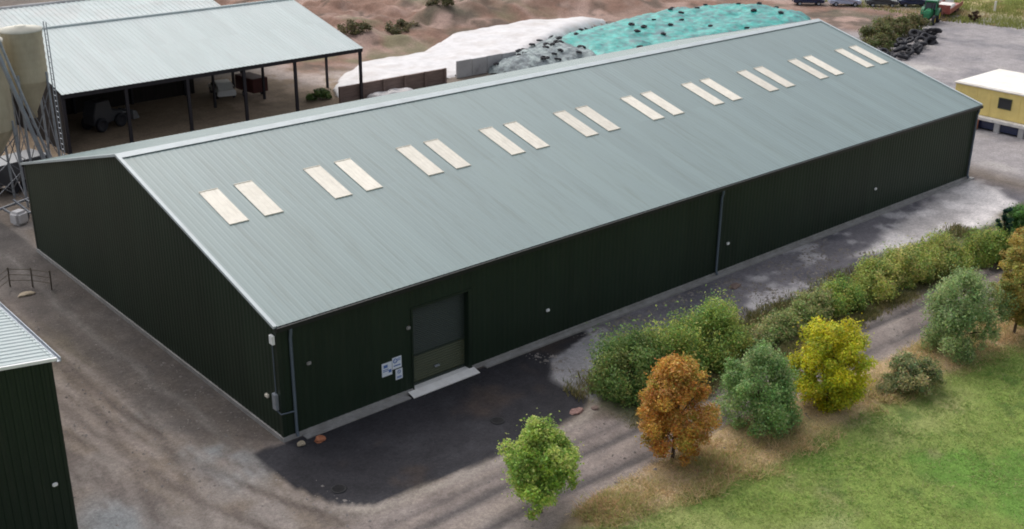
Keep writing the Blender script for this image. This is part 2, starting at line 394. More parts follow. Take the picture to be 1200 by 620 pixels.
def zone_colors(x, y):
    wx = x + 1.1 * fbm(x, y, 3.0, 31, 4); wy = y + 1.1 * fbm(x, y, 3.0, 41, 4)
    fine = fbm(x, y, 1.4, 51, 4); big = fbm(x, y, 8, 61, 4); mid = fbm(x, y, 3.5, 71, 4)
    def C(c): return np.array(c)[None, None, :] * np.ones(x.shape + (1,))
    def mix(a, bcol, t): return a * (1 - t[..., None]) + np.array(bcol) * t[..., None]
    def mixm(a, b, t): return a * (1 - t[..., None]) + b * t[..., None]
    # dirt yard (pinkish brown grey)
    base = C((0.184, 0.150, 0.122))
    base = mix(base, (0.132, 0.108, 0.092), sstep(0.0, 0.22, big))
    base = mix(base, (0.235, 0.212, 0.198), sstep(0.06, 0.25, mid) * 0.7)
    base = mix(base, (0.31, 0.335, 0.345), sstep(-0.12, 0.15, 0.6 * mid + 0.6 * fine) * sstep(2.4, 0.5, np.hypot((x + 3.3 + .12 * (y - 3)) * 1.15, (y - 2.5) * 0.36)) * 0.95)
    base = mix(base, (0.22, 0.235, 0.245), sstep(2.6, 0.4, np.hypot(x + 8.4, (y + 1.2) * 0.8)) * 0.85)
    base = mix(base, (0.155, 0.128, 0.085), sstep(4.5, 1.0, np.hypot(x + 4.5, (y - 16.5) * 0.7)) * 0.8)
    # tyre sweeps over the yard, along the gable
    sw = np.sin((wx + 0.15 * wy) * 4.2) * 0.5 + 0.5
    st_ = fbm(x * 2.6 + 0.35 * y, y * 0.22, 1.5, 78, 5)          # long streaks left by wheels, running beside the gable
    dsx = sstep(1.5, -1.5, x - 0.2 * np.clip(-y, 0, 10)) * sstep(40, 25, y)
    base = mix(base, (0.135, 0.112, 0.102), sstep(0.02, 0.16, st_) * 0.75 * dsx)
    base = mix(base, (0.255, 0.218, 0.20), sstep(-0.04, -0.2, st_) * 0.65 * dsx)
    base = mix(base, (0.14, 0.12, 0.11), sstep(0.80, 0.98, sw) * sstep(-0.02, 0.12, fbm(x, y, 5, 77, 3)) * 0.5 * sstep(14, 2, np.abs(y - 8)))
    for path, off, wd_, st2 in YARD_TRACKS:
        d = np.full(x.shape, 1e9); sg = np.zeros(x.shape)
        for (ax, ay), (bx, by) in zip(path[:-1], path[1:]):
            ex, ey = bx - ax, by - ay
            t_ = np.clip(((x - ax) * ex + (y - ay) * ey) / (ex * ex + ey * ey), 0, 1)
            d = np.minimum(d, np.hypot(x - ax - t_ * ex, y - ay - t_ * ey))
        d = d + .25 * fbm(x, y, 4, 101, 3)
        ln_ = np.exp(-((d - off) / wd_) ** 2) * np.clip(.75 + 1.8 * fbm(x, y, 3, 102, 4), .1, 1.1)
        base = mix(base, (0.098, 0.080, 0.070), np.clip(ln_ * st2, 0, 1))
        base = mix(base, (0.255, 0.222, 0.20), np.clip(np.exp(-((d - off - .45) / .2) ** 2) * st2 * .5, 0, 1))
    rough = np.full(x.shape, 0.5)
    # dark strip beside the gable
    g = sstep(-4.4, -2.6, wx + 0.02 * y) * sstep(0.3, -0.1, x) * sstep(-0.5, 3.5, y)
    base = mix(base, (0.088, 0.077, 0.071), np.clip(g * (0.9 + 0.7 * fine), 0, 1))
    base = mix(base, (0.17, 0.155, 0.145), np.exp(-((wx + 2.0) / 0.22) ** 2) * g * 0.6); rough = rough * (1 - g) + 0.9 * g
    # behind the shed and barn floor
    bk = sstep(30, 33, y) * sstep(70, 62, y) * sstep(34, 30, x + 0 * y)
    base = mix(base, (0.26, 0.195, 0.135), sstep(44, 49, wy) * sstep(68, 64, y) * sstep(46, 40, wx) * sstep(0, 6, x))
    base = mix(base, (0.38, 0.285, 0.21), sstep(0.0, 0.2, mid) * sstep(50, 54, y) * sstep(66, 62, y) * sstep(40, 36, x) * sstep(22, 28, x))
    base = mix(base, (0.46, 0.39, 0.36), sstep(-0.1, 0.12, mid + fine * .5) * sstep(7, 3, np.hypot((x - 40) , (y - 62) * .7)) * .85)
    # gravel yard on the right
    gv = sstep(61, 65, wx)
    gcol = mix(mix(C((0.29, 0.268, 0.27)), (0.215, 0.203, 0.212), sstep(0, 0.2, mid)), (0.42, 0.39, 0.37), sstep(0.08, 0.25, big))
    base = mixm(base, gcol, gv)
    # brown earth works behind
    ew = sstep(58, 64, wy) * sstep(36, 42, x) + sstep(36, 41, wy + 0.0 * x) * sstep(100, 106, wx)
    ew = np.clip(ew, 0, 1) * (1 - sstep(118, 128, wx + 0.25 * (y - 40)))
    ecol = mix(mix(C((0.215, 0.128, 0.095)), (0.275, 0.185, 0.148), sstep(0.0, 0.2, mid)), (0.125, 0.105, 0.075), sstep(0.02, 0.2, big))
    ecol = mix(ecol, (0.34, 0.235, 0.195), sstep(0.04, 0.2, fbm(x, y, 5, 91, 4)))
    ecol = mix(ecol, (0.10, 0.075, 0.058), sstep(0.08, 0.2, fbm(x, y, 2.6, 92, 4)) * 0.8)
    ecol = mix(ecol, (0.16, 0.15, 0.085), sstep(0.05, 0.18, fbm(x, y, 7, 94, 4)) * sstep(95, 60, x) * 0.8)
    base = mixm(base, ecol, ew)
    # far dry grass on the right and beyond everything
    fg = sstep(0, 5, 0.35 * (wx - 120) + 0.0 * y) * sstep(22, 30, wy)
    fg = np.clip(fg + sstep(170, 200, wy) + sstep(140, 150, x) + sstep(-40, -55, x), 0, 1)
    fcol = mix(mix(C((0.30, 0.27, 0.11)), (0.20, 0.25, 0.07), sstep(-0.05, 0.15, big)), (0.37, 0.30, 0.15), sstep(0.05, 0.2, fbm(x, y, 5, 93, 4)))
    base = mixm(base, fcol, fg)
    # track
    tl = track_lo(x); th = track_hi(x); c = 0.5 * (tl + th)
    t = sstep(-0.5, 0.4, wy - tl) * sstep(0.5, -0.4, wy - th) * sstep(-9, -2, x) * sstep(75, 60, x)
    tcol = mix(C((0.195, 0.163, 0.150)), (0.25, 0.215, 0.197), sstep(0, 0.2, mid))
    w = 0.35 * fbm(x, y * 0, 9, 9, 3)
    ru = ruts(x, y)
    tcol = mix(tcol, (0.28, 0.235, 0.205), sstep(0.0, 0.22, fbm(x * .3, y * 2.2, 1.6, 16, 4)) * 0.6)
    tcol = mix(tcol, (0.080, 0.072, 0.072), np.clip(ru * 0.95, 0, 0.92))
    base = mixm(base, tcol, t)
    # rough gravel path between wall and hedge
    pa = sstep(-5.8, -4.6, wy + 0.02 * x) * sstep(0.2, -0.1, y) * sstep(13.5, 15.5, x) * sstep(62, 58, x)
    pcol = mix(mix(C((0.165, 0.155, 0.168)), (0.115, 0.11, 0.125), sstep(0, 0.2, mid)), (0.40, 0.38, 0.385), sstep(0.06, 0.18, fbm(x, y, 2.2, 95, 4)))
    base = mixm(base, pcol, pa); rough = rough * (1 - pa) + 1.0 * pa
    # soil and weeds below the hedge
    hs = sstep(-5.0, -5.8, wy) * sstep(-9.8, -9.0, wy) * sstep(12.5, 14.5, x) * sstep(66, 55, x)
    hcol = mix(C((0.085, 0.095, 0.045)), (0.155, 0.135, 0.075), sstep(-0.05, 0.15, fine))
    base = mixm(base, hcol, hs)
    # tarmac apron
    ds = sdpoly(x + 0.5 * fbm(x, y, 1.6, 33, 4), y + 0.5 * fbm(x, y, 1.6, 43, 4), TARMAC)
    ta = sstep(-0.08, 0.12, ds)
    acol = mix(mix(C((0.028, 0.027, 0.031)), (0.038, 0.037, 0.042), sstep(0, 0.2, mid)), (0.052, 0.041, 0.037), sstep(0.08, 0.25, fbm(x, y, 3, 97, 4)))
    base = mixm(base, acol, ta); rough = rough * (1 - ta) + 0.12 * ta
    edge = np.exp(-((ds + 0.35) / 0.25) ** 2) * sstep(-5.5, -6.3, y) * 0.6
    base = mix(base, (0.34, 0.30, 0.26), np.clip(edge * (1.1 + 2 * fine), 0, 1))
    # pale patch at the end of the apron
    dp = sdpoly(x + 0.5 * fbm(x, y, 1.2, 34, 4), y + 0.5 * fbm(x, y, 1.2, 44, 4), PADLIGHT)
    base = mix(base, (0.27, 0.262, 0.272), sstep(-0.3, 0.35, dp))
    # pale slab
    dsl = sdpoly(x + 1.6 * fbm(x, y, 2.5, 35, 4), y + 1.6 * fbm(x, y, 2.5, 45, 4), SLAB)
    scol = mix(C((0.70, 0.65, 0.63)), (0.50, 0.46, 0.445), sstep(0.02, 0.2, mid + fine * 0.5))
    tsl = sstep(-0.3, 0.8, dsl)
    base = mixm(base, scol, tsl)
    # verge, field
    fe = field_edge(x)
    vg = sstep(0.35, -0.35, wy - tl) * sstep(3.0, 6.0, x + 0.0 * y)
    vcol = mix(mix(C((0.37, 0.265, 0.155)), (0.27, 0.225, 0.11), sstep(-0.02, 0.18, mid)), (0.36, 0.28, 0.18), sstep(0.06, 0.2, fine))
    base = mixm(base, vcol, vg)
    fl = sstep(0.4, -0.7, wy - fe + 0.8 * fine)
    gcol2 = mix(mix(mix(C((0.175, 0.236, 0.055)), (0.235, 0.265, 0.088), sstep(-0.05, 0.18, big)), (0.112, 0.208, 0.038), sstep(0.04, 0.2, mid)), (0.27, 0.28, 0.125), sstep(0.12, 0.3, fbm(x, y, 4, 99, 4)) * sstep(0, -5, y + 17))
    gcol2 = mix(gcol2, (0.075, 0.125, 0.03), sstep(0.2, 0.28, fbm(x, y, 1.3, 105, 3)) * .7)
    gcol2 = mix(gcol2, (0.27, 0.245, 0.12), sstep(0.16, 0.27, fbm(x, y, 2.2, 106, 4)) * .5)
    base = mixm(base, gcol2, fl)
    rough = np.where(vg > 0.5, 0.15, rough); rough = np.where(fl > 0.3, 0.0, rough)
    return np.clip(base, 0.005, 0.9), rough

def build_ground():
    def axis(lo, dlo, dhi, hi, fine, coarse):
        a = [dlo]
        st = fine
        while a[-1] > lo:
            st = min(st * 1.18, coarse); a.append(a[-1] - st)
        a = a[::-1]
        a += list(np.arange(dlo + fine, dhi + 1e-6, fine))
        st = fine
        while a[-1] < hi:
            st = min(st * 1.12, coarse); a.append(a[-1] + st)
        return np.array(a)
    xs = axis(-900, -13, 62, 1500, 0.25, 60)
    ys = axis(-500, -26, 8, 1800, 0.22, 60)
    # keep about 1 m between 8 and 120 m back and 62..150 m right
    xs = np.concatenate([xs[xs <= 62], np.arange(62.8, 150, 0.8), 150 + np.cumsum(np.minimum(1.2 ** np.arange(1, 40), 80))])
    ys = np.concatenate([ys[ys <= 8], np.arange(8.8, 110, 0.7), 110 + np.cumsum(np.minimum(1.2 ** np.arange(1, 40), 80))])
    X, Y = np.meshgrid(xs, ys, indexing='ij')
    Z = ground_z(X, Y)
    col, rough = zone_colors(X, Y)
    nx, ny = X.shape
    V = np.stack([X, Y, Z], -1).reshape(-1, 3)
    I = np.arange(nx * ny).reshape(nx, ny)
    Q = np.stack([I[:-1, :-1], I[1:, :-1], I[1:, 1:], I[:-1, 1:]], -1).reshape(-1, 4)
    cx = (0.25 * (X[:-1, :-1] + X[1:, :-1] + X[1:, 1:] + X[:-1, 1:])).ravel()
    cy = (0.25 * (Y[:-1, :-1] + Y[1:, :-1] + Y[1:, 1:] + Y[:-1, 1:])).ravel()
    wy = cy + 0.9 * fbm(cx, cy, 3.0, 41, 4)
    zone = np.zeros(len(cx), int)                                        # 0 ground
    zone[(wy > track_lo(cx)) & (wy < track_hi(cx)) & (cx > 0) & (cx < 66)] = 1           # track
    zone[(wy < track_lo(cx)) & (cx > 4.5) & (cx < 90)] = 2               # verge
    zone[(wy < field_edge(cx))] = 3                                      # field
    zone[sdpoly(cx + 0.5 * fbm(cx, cy, 1.6, 33, 4), cy + 0.5 * fbm(cx, cy, 1.6, 43, 4), TARMAC) > 0] = 4
    zone[sdpoly(cx + 1.6 * fbm(cx, cy, 2.5, 35, 4), cy + 1.6 * fbm(cx, cy, 2.5, 45, 4), SLAB) > 0.2] = 5
    colv = np.concatenate([col.reshape(-1, 3), np.ones((nx * ny, 1))], 1).astype(np.float32)
    rv = rough.reshape(-1).astype(np.float32)
    for k, nm in enumerate(['ground', 'dirt_track', 'grass_verge', 'grass_field', 'tarmac_apron', 'concrete_slab']):
        q = Q[zone == k]
        u, inv = np.unique(q, return_inverse=True)
        me = bpy.data.meshes.new(nm)
        me.from_pydata(V[u].tolist(), [], inv.reshape(-1, 4).tolist())
        ca = me.color_attributes.new('tint', 'FLOAT_COLOR', 'POINT'); ca.data.foreach_set('color', colv[u].ravel())
        ra = me.attributes.new('rough_mask', 'FLOAT', 'POINT'); ra.data.foreach_set('value', rv[u])
        me.polygons.foreach_set('use_smooth', [True] * len(q))
        me.materials.append(M['ground'])
        o = bpy.data.objects.new(nm, me); COL.objects.link(o); o['kind'] = 'structure'
build_ground()
def gz(x, y):
    return float(ground_z(np.array([[x]], float), np.array([[y]], float))[0, 0])

# ------------------------------------------------------------------ ribbed sheets
def ribbed(mb, origin, uax, ulen, vlen, vax, nax, pitch, depth, duty=0.5, vfun=None, v0fun=None):
    """profiled steel sheet: u across the ribs, v along them"""
    o = Vector(origin); U = Vector(uax); Vv = Vector(vax); Nn = Vector(nax)
    n = max(1, round(ulen / pitch)); p = ulen / n
    us = []
    for i in range(n):
        a = i * p
        us += [(a, 0), (a + p * (1 - duty) * 0.8, 0), (a + p * (1 - duty), 1), (a + p * (1 - duty) + p * duty * 0.6, 1)]
    us.append((ulen, 0))
    P = []; F = []
    for (u, k) in us:
        base = o + U * u + Nn * (k * depth)
        v0 = v0fun(u) if v0fun else 0
        v1 = vfun(u) if vfun else vlen
        P += [base + Vv * v0, base + Vv * v1]
    for i in range(len(us) - 1):
        F.append((2 * i, 2 * i + 2, 2 * i + 3, 2 * i + 1))
    mb.poly(P, F)

# ------------------------------------------------------------------ MAIN SHED
SL, SW, SH, SR = 60.0, 30.13, 5.8, 4.12
slope = SR / (SW / 2)
ln = math.hypot(SW / 2, SR)
cs, sn = (SW / 2) / ln, SR / ln
shed = empty('farm_shed', (0, 0, 0))
tag(shed, 'long dark green steel farm shed with grey roof and ten pairs of cream rooflights', 'farm building')
DX0, DX1, DH = 7.25, 10.85, 4.42
w = MB()
ribbed(w, (0, 0, 0.2), (1, 0, 0), DX0, SH - 0.2, (0, 0, 1), (0, -1, 0), 0.333, 0.010)
ribbed(w, (DX0, 0, DH), (1, 0, 0), DX1 - DX0, SH - DH, (0, 0, 1), (0, -1, 0), 0.333, 0.010)
ribbed(w, (DX1, 0, 0.2), (1, 0, 0), SL - DX1, SH - 0.2, (0, 0, 1), (0, -1, 0), 0.333, 0.010)
w.build('wall', M['wall_green'], shed, fix=False)
w = MB(); ribbed(w, (SL, SW, 0.2), (-1, 0, 0), SL, SH - 0.2, (0, 0, 1), (0, 1, 0), 0.333, 0.010); w.build('wall', M['wall_green'], shed, fix=False)
def gabh(u): return SH - 0.2 + SR * (1 - abs(u - SW / 2) / (SW / 2)) - 0.03
w = MB(); ribbed(w, (0, SW, 0.2), (0, -1, 0), SW, 0, (0, 0, 1), (-1, 0, 0), 0.333, 0.010, vfun=gabh); w.build('wall', M['wall_green'], shed, fix=False)
w = MB(); ribbed(w, (SL, 0, 0.2), (0, 1, 0), SW, 0, (0, 0, 1), (1, 0, 0), 0.333, 0.010, vfun=gabh); w.build('wall', M['wall_green'], shed, fix=False)
# roof slopes with profiled sheets
roof = MB()
ribbed(roof, (-0.12, -0.12, SH - 0.12 * slope), (1, 0, 0), SL + 0.24, ln + 0.12, (0, cs, sn), (0, -sn, cs), 0.333, 0.007, 0.3)
ribbed(roof, (SL + 0.12, SW + 0.12, SH - 0.12 * slope), (-1, 0, 0), SL + 0.24, ln + 0.12, (0, -cs, sn), (0, sn, cs), 0.333, 0.032, 0.35)
roof_o = roof.build('roof', M['roof_grey'], shed, fix=False)
def onroof(y, h):      # point on front slope lifted by h along the normal
    return (y - sn * h, SH + y * slope + cs * h)
for k in range(10):
    for dx in (1.98, 3.90):
        x0 = dx + 6 * k
        s = MB()
        ya, za = onroof(7.42, 0.0); yb, zb = onroof(10.42, 0.0)
        L3 = math.hypot(yb - ya, zb - za)
        ribbed(s, (x0, ya - sn * 0.03, za + cs * 0.03), (1, 0, 0), 1.04, L3, (0, cs, sn), (0, -sn, cs), 0.26, 0.008, 0.4)
        for (u0, u1, v0, v1) in ((0, 1.04, -0.03, 0), (0, 1.04, L3, L3 + 0.03)):
            a = [Vector((x0 + u, ya + cs * v, za + sn * v)) + Vector((0, -sn, cs)) * h for h in (0.0, 0.062) for (u, v) in ((u0, v0), (u1, v0), (u1, v1), (u0, v1))]
            s.poly(a, [(0, 1, 2, 3), (4, 5, 6, 7), (0, 1, 5, 4), (1, 2, 6, 5), (2, 3, 7, 6), (3, 0, 4, 7)])
        s.build('skylight', M['skylight'], roof_o, fix=False)
rc = MB()
ry = SW / 2
for sgn in (-1, 1):
    a = [(-0.16, ry, SH + SR + 0.075), (SL + 0.16, ry, SH + SR + 0.075), (SL + 0.16, ry + sgn * 0.42, SH + SR + 0.07 - 0.42 * slope), (-0.16, ry + sgn * 0.42, SH + SR + 0.07 - 0.42 * slope)]
    b_ = [(x, y, z - 0.02) for x, y, z in a]
    rc.poly(a + b_, [(0, 1, 2, 3), (7, 6, 5, 4), (0, 4, 5, 1), (2, 6, 7, 3), (1, 5, 6, 2), (3, 7, 4, 0)])
rc.build('ridge_cap', M['roof_trim'], roof_o)
for x in (-0.1, SL + 0.1):
    vf = MB()
    for sgn in (-1, 1):
        e = SW / 2 + 0.14
        a = Vector((x, ry + sgn * e, SH + SR - e * slope + 0.01)); b_ = Vector((x, ry, SH + SR + 0.01))
        vf.bar(a, b_, 0.18, 0.13)
    vf.build('verge_flashing', M['roof_trim'], roof_o)
for (yy, s_) in ((-0.17, -1), (SW + 0.17, 1)):
    g_ = MB()
    g_.box(-0.1, SL + 0.1, yy - 0.09, yy + 0.09, SH - 0.24, SH - 0.07)
    g_.box(-0.1, SL + 0.1, yy + s_ * 0.092 - 0.012, yy + s_ * 0.092 + 0.012, SH - 0.26, SH - 0.05)
    g_.build('gutter', M['gutter'], shed)
for x in (0.62, 30.0, 59.7):
    dp = MB()
    dp.tube([(x, -0.19, SH - 0.2), (x, -0.19, SH - 0.45), (x, -0.115, SH - 0.75), (x, -0.115, 0.35), (x, -0.22, 0.12)], 0.075, 10)
    dp.build('downpipe', M['pipe'], shed)
for (x, y) in ((0, 0), (SL, 0), (0, SW), (SL, SW)):
    ct = MB()
    sx = 1 if x == 0 else -1; sy = 1 if y == 0 else -1
    ct.box(min(x - sx * .03, x + sx * .18), max(x - sx * .03, x + sx * .18), min(y - sy * .03, y - sy * .024), max(y - sy * .03, y - sy * .024), 0.2, SH - 0.05)
    ct.box(min(x - sx * .03, x - sx * .024), max(x - sx * .03, x - sx * .024), min(y - sy * .024, y + sy * .18), max(y - sy * .024, y + sy * .18), 0.2, SH - 0.05)
    ct.build('corner_trim', M['trim_green'], shed)
pn = MB()
pn.box(-0.07, DX0 - 0.06, -0.09, 0.1, -0.3, 0.2); pn.box(DX1 + 0.06, SL + 0.07, -0.09, 0.1, -0.3, 0.2)
pn.box(-0.07, SL + 0.07, SW - 0.1, SW + 0.09, -0.3, 0.2)
pn.box(-0.09, 0.1, 0.1, SW - 0.1, -0.3, 0.2); pn.box(SL - 0.1, SL + 0.09, 0.1, SW - 0.1, -0.3, 0.2)
pn.build('plinth', M['concrete'], shed)
kb = MB(); kb.box(11.6, SL + 0.3, -0.42, -0.095, -0.3, 0.07); kb.box(0.9, DX0 - 0.5, -0.5, -0.095, -0.3, 0.03)
kb.build('kerb_strip', M['concrete'], shed)
# roller door in its recess
dr = MB()
nsl = 26
z0, z1 = 1.78, DH
for i in range(nsl):
    a = z0 + (z1 - z0) * i / nsl; b_ = z0 + (z1 - z0) * (i + 1) / nsl
    dr.poly([(DX0, 0.33, a), (DX1, 0.33, a), (DX1, 0.30, (a + b_) / 2), (DX0, 0.30, (a + b_) / 2), (DX1, 0.33, b_), (DX0, 0.33, b_)], [(0, 1, 2, 3), (3, 2, 4, 5)])
door = dr.build('roller_door', M['shutter'], shed, fix=False)
lp = MB()  # same shutter continued down, its reflection put into an olive colour
for i in range(12):
    a = 0.12 + (z0 - 0.12) * i / 12; b_ = 0.12 + (z0 - 0.12) * (i + 1) / 12
    lp.poly([(DX0, 0.33, a), (DX1, 0.33, a), (DX1, 0.30, (a + b_) / 2), (DX0, 0.30, (a + b_) / 2), (DX1, 0.33, b_), (DX0, 0.33, b_)], [(0, 1, 2, 3), (3, 2, 4, 5)])
tag(lp.build('lower_reflection', M['olive'], door, fix=False), 'lower part of the roller door, coloured olive for its reflection')
br = MB(); br.box(DX0 + .05, DX1 - .15, .24, .30, .14, .26); br.box(DX0 + .05, DX1 - .15, .25, .30, z0 - .05, z0 + .05); br.build('rail', M['shutter'], door)
hd = MB(); hd.box(DX0 + 1.5, DX0 + 1.8, .2, .3, .75, .82); hd.build('handle', M['galv'], door)
fr = MB()
fr.box(DX0 - 0.06, DX0 + 0.04, -0.045, 0.36, 0.02, DH + 0.1); fr.box(DX1 - 0.14, DX1 + 0.06, -0.045, 0.36, 0.02, DH + 0.1)
fr.box(DX0 + 0.04, DX1 - 0.14, -0.045, 0.36, DH - 0.02, DH + 0.1)
fr.build('door_frame', M['trim_green'], door)
th = MB()
th.poly([(DX0 - 0.4, -0.55, 0.02), (DX1 + 0.15, -0.55, 0.02), (DX1 + 0.15, -0.1, 0.14), (DX0 - 0.4, -0.1, 0.14),
         (DX0 + 0.04, 0.34, 0.13), (DX1 - 0.14, 0.34, 0.13), (DX0 + 0.04, -0.1, 0.14), (DX1 - 0.14, -0.1, 0.14)],
        [(0, 1, 2, 3), (6, 7, 5, 4)])
th.box(DX0 - 0.4, DX1 + 0.15, -0.58, -0.55, -0.2, 0.022)
th.build('threshold', M['threshold'], shed)
# lights and small fittings on the walls
def wall_light(x, y, z, nx, ny, s, parent, name='wall_light', mat='white'):
    l = MB()
    if ny: l.box(x - s, x + s, min(y, y + ny * s), max(y, y + ny * s), z - s * 0.7, z + s * 0.7)
    else: l.box(min(x, x + nx * s), max(x, x + nx * s), y - s, y + s, z - s * 0.7, z + s * 0.7)
    return l.build(name, M[mat], parent, bevel=s * 0.25)
wall_light(1.49, -0.02, 3.49, 0, -1, 0.11, shed, mat='concrete')
wall_light(7.0, -0.02, 3.55, 0, -1, 0.11, shed, mat='concrete')
wall_light(16.09, -0.02, 1.8, 0, -1, 0.11, shed)
wall_light(30.99, -0.02, 1.88, 0, -1, 0.11, shed)
wall_light(46.92, -0.02, 1.96, 0, -1, 0.11, shed)
fl = MB(); fl.box(-0.20, -0.06, 0.02, 0.32, 4.86, 5.3); fl.box(-0.06, -0.02, 0.1, 0.24, 5.0, 5.16)
fl.build('floodlight', M['white'], shed, bevel=0.03)
mb_ = MB(); mb_.box(-0.2, -0.032, 0.14, 0.46, 1.55, 2.35); mb_.build('meter_box', M['galv'], shed, bevel=0.02)
wall_light(-0.02, 1.12, 1.9, -1, 0, 0.13, shed, mat='skylight')
cd = MB(); cd.tube([(-0.06, 0.3, 4.86), (-0.06, 0.3, 2.35)], 0.03, 6); cd.tube([(-0.1, 0.2, 1.5), (-0.1, -0.1, 1.45), (0.6, -0.13, 1.4)], 0.035, 6)
cd.build('conduit', M['pipe'], shed)

# notice signs beside the door
def sign(name, x0, x1, z0_, z1_, label, marks):
    t = empty(name, ((x0 + x1) / 2, -0.03, z0_)); tag(t, label, 'sign', 'white notices beside the roller door')
    cx = (x0 + x1) / 2
    b = MB(); b.box(x0 - cx, x1 - cx, -0.015, 0.008, 0, z1_ - z0_); b.build('board', M['sign_white'], t)
    for (mx, mz, mw, mh, mm) in marks:
        k = MB()
        if mm == 'ring' or mm == 'redring':
            k.lathe([(mw, -0.019), (mw * 0.62, -0.019), (mw * 0.62, -0.0165), (mw, -0.0165)], 18, 'y', (mx, 0, mz), True)
            k.bar((mx - mw * .6, -0.018, mz + mw * .6), (mx + mw * .6, -0.018, mz - mw * .6), 0.03, 0.02)
            k.build('symbol', M['sign_blue' if mm == 'ring' else 'sign_red'], t)
        else:
            k.box(mx - mw, mx + mw, -0.018, -0.0152, mz - mh, mz + mh); k.build('print', M[mm], t)
sign('notice_sign', 5.42, 6.0, 1.40, 2.10, 'broad white notice with faint blue print, leftmost on the dark wall by the door',
     [(-0.08, 0.52, 0.12, 0.08, 'sign_blue'), (-0.08, 0.35, 0.16, 0.02, 'sign_blue'), (-0.08, 0.27, 0.16, 0.02, 'sign_blue'), (0.17, 0.22, 0.08, 0.08, 'sign_blue')])
sign('notice_sign', 6.03, 6.56, 1.62, 2.22, 'white notice with blue print, upper one nearest the roller door',
     [(-0.1, 0.42, 0.13, 0.1, 'ring'), (0.12, 0.5, 0.1, 0.02, 'sign_blue'), (0.12, 0.42, 0.1, 0.02, 'sign_blue'), (0, 0.16, 0.2, 0.03, 'sign_blue')])
sign('notice_sign', 6.2, 6.6, 1.0, 1.55, 'small white notice below the others, lowest beside the roller door',
     [(0, 0.4, 0.1, 0.1, 'ring'), (0, 0.15, 0.14, 0.02, 'sign_blue'), (0, 0.09, 0.14, 0.02, 'sign_blue')])

# ------------------------------------------------------------------ SMALL SHED lower left
sm = empty('small_shed', (-9.87, -1.15, 0)); tag(sm, 'dark green ribbed shed with pale metal roof, cut by the left edge of the photo', 'shed')
EH, HW, sp = 7.88, 9.0, 0.13
w = MB(); ribbed(w, (-2 * HW, 0, 0.0), (1, 0, 0), 2 * HW, 0, (0, 0, 1), (0, -1, 0), 0.30, 0.035, 0.5, vfun=lambda u: EH + sp * (HW - abs(u - HW)) - 0.03); w.build('wall', M['wall_green'], sm, fix=False)
w = MB(); ribbed(w, (0, 0, 0.0), (0, 1, 0), 24, EH, (0, 0, 1), (1, 0, 0), 0.30, 0.035, 0.5); w.build('wall', M['wall_green'], sm, fix=False)
w = MB(); ribbed(w, (0, 24, 0.0), (-1, 0, 0), 2 * HW, 0, (0, 0, 1), (0, 1, 0), 0.30, 0.035, 0.5, vfun=lambda u: EH + sp * (HW - abs(u - HW)) - 0.03); w.build('wall', M['wall_green'], sm, fix=False)
rf = MB()
l2 = math.hypot(1, sp)
ribbed(rf, (0.14, -0.12, EH - 0.03), (0, 1, 0), 24.2, (HW + 0.14) * l2, (-1 / l2, 0, sp / l2), (sp / l2, 0, 1 / l2), 0.32, 0.035, 0.35)
ribbed(rf, (-2 * HW - 0.14, -0.12, EH - 0.03), (0, 1, 0), 24.2, (HW + 0.14) * l2, (1 / l2, 0, sp / l2), (-sp / l2, 0, 1 / l2), 0.32, 0.035, 0.35)
rfo = rf.build('roof', M['barn_roof'], sm, fix=False)
v = MB(); v.bar((0.16, -0.12, EH - 0.02), (-HW, -0.12, EH - 0.02 + sp * (HW + 0.16)), 0.1, 0.12); v.build('verge_flashing', M['white'], rfo)
v = MB(); v.box(0.15, 0.17, -0.1, 24, EH - 0.16, EH - 0.02); v.box(0.30, 0.32, -0.1, 24, EH - 0.16, EH - 0.01); v.box(0.17, 0.30, -0.1, 24, EH - 0.17, EH - 0.15); v.build('gutter', M['galv'], sm)
wall_light(-0.62, -0.04, 2.75, 0, -1, 0.1, sm)

# ------------------------------------------------------------------ OPEN BARN behind
barn = empty('open_barn', (9.5, 49.3, 0)); tag(barn, 'open fronted barn with pale corrugated roof on dark steel posts behind the long shed', 'barn')
BL, BE, BS, BW = 28.3, 5.0, 0.235, 11.9
bl = math.hypot(1, BS)
rf = MB()
ribbed(rf, (0, -0.35, BE - 0.08), (1, 0, 0), BL, (BW + 0.35) * bl, (0, 1 / bl, BS / bl), (0, -BS / bl, 1 / bl), 0.4, 0.025, 0.4)
ribbed(rf, (BL, 2 * BW + 0.35, BE - 0.08), (-1, 0, 0), BL, (BW + 0.35) * bl, (0, -1 / bl, BS / bl), (0, BS / bl, 1 / bl), 0.4, 0.04, 0.4)
bro = rf.build('roof', M['barn_roof'], barn, fix=False)
rcap = MB(); rcap.tube([(-0.05, BW, BE + BS * BW + 0.02), (BL + 0.05, BW, BE + BS * BW + 0.02)], 0.16, 8); rcap.build('ridge_cap', M['barn_roof'], bro)
fb = MB(); fb.box(-0.05, BL + 0.05, -0.12, 0.06, BE - 0.48, BE - 0.16); fb.build('eaves_beam', M['dark_steel'], barn)
for px in (0.15, 5.3, 10.7, 16.0, 21.1, 28.1):
    p_ = MB(); p_.box(px - 0.13, px + 0.13, -0.1, 0.1, -0.3, BE - 0.16); p_.build('post', M['dark_steel'], barn)
    if px > 12:
        q = MB(); q.box(px - 0.1, px + 0.1, BW * 0.5 - 0.1, BW * 0.5 + 0.1, -0.3, BE + BS * BW * 0.5 - 0.12); q.build('post', M['dark_steel'], barn)
    q = MB(); q.box(px - 0.11, px + 0.11, BW - 0.1, BW + 0.1, -0.3, BE + BS * BW - 0.1); q.build('post', M['dark_steel'], barn)
    r_ = MB(); r_.bar((px, 0, BE - 0.2), (px, BW, BE + BS * BW - 0.2), 0.14, 0.22); r_.build('rafter', M['dark_steel'], barn)
